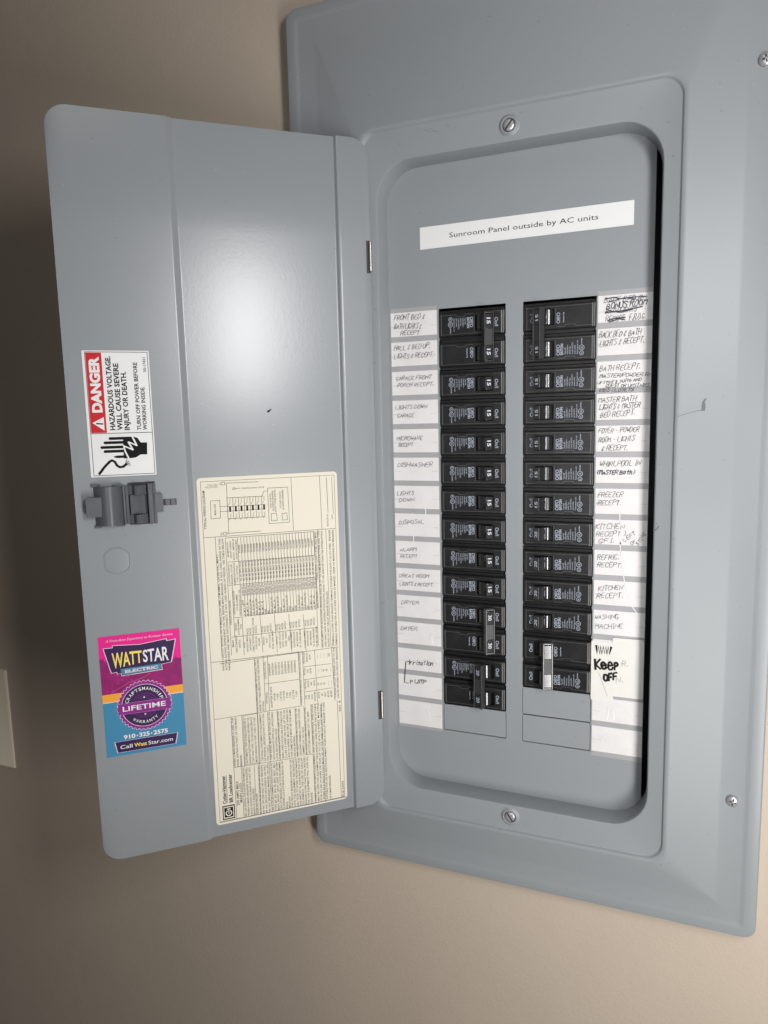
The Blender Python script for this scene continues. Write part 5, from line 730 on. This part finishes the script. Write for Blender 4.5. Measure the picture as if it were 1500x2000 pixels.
WL=[[(-5.985, 7.645), (-1.521, 7.62)], [(-3.012, 9.483), (-2.997, 7.659)], [(-2.021, 9.469), (-1.995, 7.619)], [(-5.7, 8.837), (-5.401, 8.842)], [(-5.401, 8.842), (-5.405, 8.259)], [(-5.405, 8.259), (-5.711, 8.253)], [(-5.711, 8.253), (-5.7, 8.837)], [(-5.406, 8.633), (-5.167, 8.635)], [(-5.394, 8.469), (-5.155, 8.466)], [(-5.162, 9.385), (-5.163, 7.72)], [(-5.161, 9.392), (-4.123, 9.381)], [(-5.214, 7.731), (-4.102, 7.727)], [(-3.816, 9.153), (-3.135, 9.15)], [(-3.135, 9.15), (-3.12, 7.952)], [(-3.12, 7.952), (-3.814, 7.956)], [(-3.814, 7.956), (-3.816, 9.153)], [(-3.82, 9.064), (-3.945, 9.054)], [(-3.945, 9.054), (-4.023, 8.899)], [(-5.152, 8.907), (-3.952, 8.894)], [(-5.161, 8.214), (-3.924, 8.197)], [(-5.157, 8.617), (-3.948, 8.61)], [(-5.155, 8.47), (-3.94, 8.466)], [(-5.166, 8.908), (-5.168, 8.214)], [(-4.981, 8.906), (-4.982, 8.212)], [(-4.795, 8.904), (-4.795, 8.21)], [(-4.608, 8.901), (-4.607, 8.208)], [(-4.42, 8.899), (-4.418, 8.206)], [(-4.231, 8.897), (-4.228, 8.204)], [(-4.04, 8.895), (-4.037, 8.202)], [(-5.329, 9.428), (-5.21, 9.432)], [(-5.21, 9.432), (-5.212, 9.342)], [(-5.212, 9.342), (-5.327, 9.338)], [(-5.327, 9.338), (-5.329, 9.428)], [(-5.343, 7.769), (-5.233, 7.768)], [(-5.233, 7.768), (-5.23, 7.683)], [(-5.23, 7.683), (-5.34, 7.685)], [(-5.34, 7.685), (-5.343, 7.769)], [(-4.965, 9.224), (-4.889, 9.227)], [(-4.889, 9.227), (-4.888, 9.171)], [(-4.888, 9.171), (-4.961, 9.168)], [(-4.961, 9.168), (-4.965, 9.224)], [(-4.883, 9.199), (-4.724, 9.204)], [(-3.731, 8.284), (-3.551, 8.286)], [(-3.551, 8.286), (-3.537, 8.044)], [(-3.537, 8.044), (-3.731, 8.04)], [(-3.731, 8.04), (-3.731, 8.284)], [(-3.372, 8.267), (-3.325, 8.278)], [(-3.325, 8.278), (-3.29, 8.239)], [(-3.29, 8.239), (-3.244, 8.287)], [(-3.244, 8.287), (-3.201, 8.273)], [(-3.201, 8.273), (-3.189, 8.044)], [(-3.189, 8.044), (-3.371, 8.043)], [(-3.371, 8.043), (-3.36, 8.122)], [(-3.36, 8.122), (-3.372, 8.267)], [(-1.78, 9.41), (-1.76, 8.193)], [(-1.592, 9.411), (-1.572, 8.143)], [(-5.612, 7.643), (-5.604, 3.619)], [(-5.291, 7.582), (-2.279, 7.567)], [(-5.264, 6.769), (-2.292, 6.736)], [(-5.278, 5.982), (-2.264, 5.968)], [(-5.137, 4.859), (-4.908, 4.85)], [(-5.259, 4.197), (-2.275, 4.171)], [(-4.766, 4.87), (-2.269, 4.836)], [(-5.291, 7.582), (-5.291, 3.575)], [(-2.279, 7.567), (-2.281, 3.5)], [(-4.894, 7.557), (-4.868, 3.516)], [(-5.149, 5.986), (-5.152, 4.22)], [(-5.689, 3.336), (-1.55, 3.363)], [(-2.164, 7.632), (-2.15, 3.405)], [(-1.863, 7.628), (-1.821, 3.419)], [(-4.786, 7.555), (-4.779, 6.724)], [(-4.779, 6.724), (-4.752, 4.85)], [(-4.687, 7.556), (-4.679, 6.724)], [(-4.679, 6.724), (-4.651, 4.85)], [(-4.586, 7.556), (-4.578, 6.724)], [(-4.578, 6.724), (-4.549, 4.85)], [(-4.486, 7.557), (-4.477, 6.724)], [(-4.477, 6.724), (-4.446, 4.849)], [(-4.385, 7.557), (-4.376, 6.724)], [(-4.376, 6.724), (-4.344, 4.849)], [(-4.284, 7.558), (-4.274, 6.724)], [(-4.274, 6.724), (-4.241, 4.849)], [(-4.183, 7.558), (-4.172, 6.724)], [(-4.172, 6.724), (-4.138, 4.849)], [(-4.081, 7.559), (-4.07, 6.725)], [(-4.07, 6.725), (-4.034, 4.849)], [(-3.979, 7.559), (-3.968, 6.725)], [(-3.968, 6.725), (-3.931, 4.849)], [(-3.877, 7.56), (-3.865, 6.725)], [(-3.865, 6.725), (-3.827, 4.849)], [(-3.774, 7.56), (-3.762, 6.725)], [(-3.762, 6.725), (-3.722, 4.849)], [(-3.672, 7.561), (-3.658, 6.725)], [(-3.658, 6.725), (-3.618, 4.849)], [(-3.568, 7.562), (-3.555, 6.725)], [(-3.555, 6.725), (-3.513, 4.849)], [(-3.465, 7.562), (-3.451, 6.725)], [(-3.451, 6.725), (-3.407, 4.849)], [(-3.361, 7.563), (-3.346, 6.725)], [(-3.346, 6.725), (-3.302, 4.849)], [(-3.257, 7.563), (-3.242, 6.725)], [(-3.242, 6.725), (-3.196, 4.848)], [(-3.153, 7.564), (-3.137, 6.725)], [(-3.137, 6.725), (-3.09, 4.848)], [(-3.048, 7.564), (-3.032, 6.725)], [(-3.032, 6.725), (-2.983, 4.848)], [(-2.943, 7.565), (-2.926, 6.725)], [(-2.926, 6.725), (-2.876, 4.848)], [(-2.838, 7.565), (-2.821, 6.725)], [(-2.821, 6.725), (-2.769, 4.848)], [(-2.733, 7.566), (-2.715, 6.725)], [(-2.715, 6.725), (-2.662, 4.848)], [(-2.627, 7.566), (-2.608, 6.725)], [(-2.608, 6.725), (-2.554, 4.848)], [(-2.521, 7.567), (-2.501, 6.725)], [(-2.501, 6.725), (-2.446, 4.848)], [(-2.414, 7.567), (-2.394, 6.725)], [(-2.394, 6.725), (-2.338, 4.848)], [(-2.307, 7.568), (-2.287, 6.725)], [(-2.287, 6.725), (-2.229, 4.848)], [(-4.275, 4.885), (-4.23, 3.539)], [(-3.785, 4.827), (-3.736, 3.47)], [(-3.285, 4.767), (-3.23, 3.4)], [(-2.784, 4.708), (-2.725, 3.331)], [(-5.969, 3.417), (-2.881, 3.365)], [(-5.98, 1.415), (-2.979, 1.402)], [(-5.426, 1.421), (-5.412, -2.303)], [(-5.413, -0.414), (-4.503, -0.439)], [(-5.058, 1.407), (-5.054, -0.466)], [(-5.161, -0.445), (-5.163, -2.301)], [(-5.017, 1.369), (-5.024, -0.375)], [(-5.024, -0.375), (-4.512, -0.398)], [(-4.512, -0.398), (-4.515, 1.39)], [(-4.515, 1.39), (-5.016, 1.377)], [(-4.54, 3.388), (-4.525, 1.419)], [(-4.239, 3.402), (-4.231, 1.427)], [(-4.234, 2.4), (-3.015, 2.385)], [(-4.087, 3.381), (-4.103, 1.405)], [(-3.012, 3.402), (-2.979, 1.402)], [(-2.861, 3.392), (-2.846, 1.407)], [(-2.425, 3.378), (-2.384, 1.409)], [(-2.828, 2.812), (-1.85, 2.786)], [(-2.828, 2.337), (-1.846, 2.344)], [(-2.826, 1.891), (-1.842, 1.892)], [(-1.809, 3.391), (-1.741, 1.402)], [(-4.526, 1.4), (-4.573, -2.335)], [(-4.725, -0.473), (-4.72, -2.302)], [(-4.178, 1.379), (-4.152, -0.489)], [(-4.503, -0.439), (-3.246, -0.469)], [(-3.845, 1.38), (-3.807, -0.478)], [(-3.208, 1.37), (-3.187, -0.44)], [(-2.884, 1.394), (-2.86, -0.424)], [(-2.635, 1.392), (-2.603, -2.329)], [(-2.25, 1.367), (-2.229, -2.37)], [(-1.663, 1.389), (-1.629, -2.336)], [(-4.206, -0.439), (-4.178, -2.304)], [(-2.899, -0.436), (-2.648, -0.445)], [(-5.699, -1.633), (-5.693, -0.627)], [(-5.978, -2.292), (-1.435, -2.336)]]
n = on_door('wiring_label'); tag(n, 'large cream label of wiring diagram, tables and fine print on the door', 'label')
YB = DZ
mb = MB(); mb.prism(rr(-6.105, -1.40, -2.40, 9.60, .13, 5), YB-.012, YB-.001); mb.obj('label_sheet', M_cream, parent=n)
mb = MB()
for st, x, z0, z1, h in WT: mb.text(st, (x, z0), (x, z1), h, YB-.0145-random.Random(st).randint(0, 2)*.0008, bold=.03 if h > .1 else .012)
for st, x0, x1, z, h in WH: mb.text(st, (x0, z), (x1, z), h, YB-.0145)
mb.obj('fine_print', M_fine, parent=n)
mb = MB()
for p in WL: mb.ribbon(p, .014, YB-.0135)
bx = [(-5.985, -2.31), (-1.50, -2.31), (-1.50, 9.475), (-5.985, 9.475)]
for i in range(4): mb.ribbon([bx[i], bx[(i+1) % 4]], .012, YB-.0135)
for k in range(7):                                     # little breaker arcs of the diagram
    for sgn, zc in ((1, 8.78), (-1, 8.28)):
        x = -5.08+k*.187; mb.ribbon([(x-.05, zc-.12), (x-.02, zc-.06), (x+.02, zc-.02), (x-.01, zc+.04), (x+.03, zc+.09)], .012, YB-.0135)
mb.obj('ruled_lines', M_fine, parent=n)
mb = MB()
for k in range(7): x = -5.082+k*.1868; mb.flat([(x-.03, 8.44), (x+.03, 8.44), (x+.03, 8.62), (x-.03, 8.62)], YB-.016)
mb.flat([(-5.88, -2.25), (-5.46, -2.25), (-5.46, -1.74), (-5.88, -1.74)], YB-.0165, holes=([(-5.85, -2.21), (-5.85, -1.78), (-5.49, -1.78), (-5.49, -2.21)],))
mb.flat([(-5.82, -2.17), (-5.52, -2.17), (-5.52, -1.82), (-5.82, -1.82)], YB-.0165)
mb.obj('emblem', M_ink, parent=n)
mb = MB(); cx, cz = -5.67, -2.0
ar_ = [(cx-.10*math.cos(math.radians(a)), cz+.0-.10*math.sin(math.radians(a))) for a in range(-125, 300, 25) if not 55 < a % 360 < 125] 
mb.ribbon([(cx+.095*math.cos(math.radians(a)), cz-.02+.095*math.sin(math.radians(a))) for a in range(125, 416, 24)], .04, YB-.019)
mb.ribbon([(cx, cz-.04), (cx, cz+.14)], .03, YB-.021); mb.ribbon([(cx-.055, cz+.13), (cx+.055, cz+.13)], .035, YB-.022)
mb.obj('emblem_letter', M_cream, parent=n)
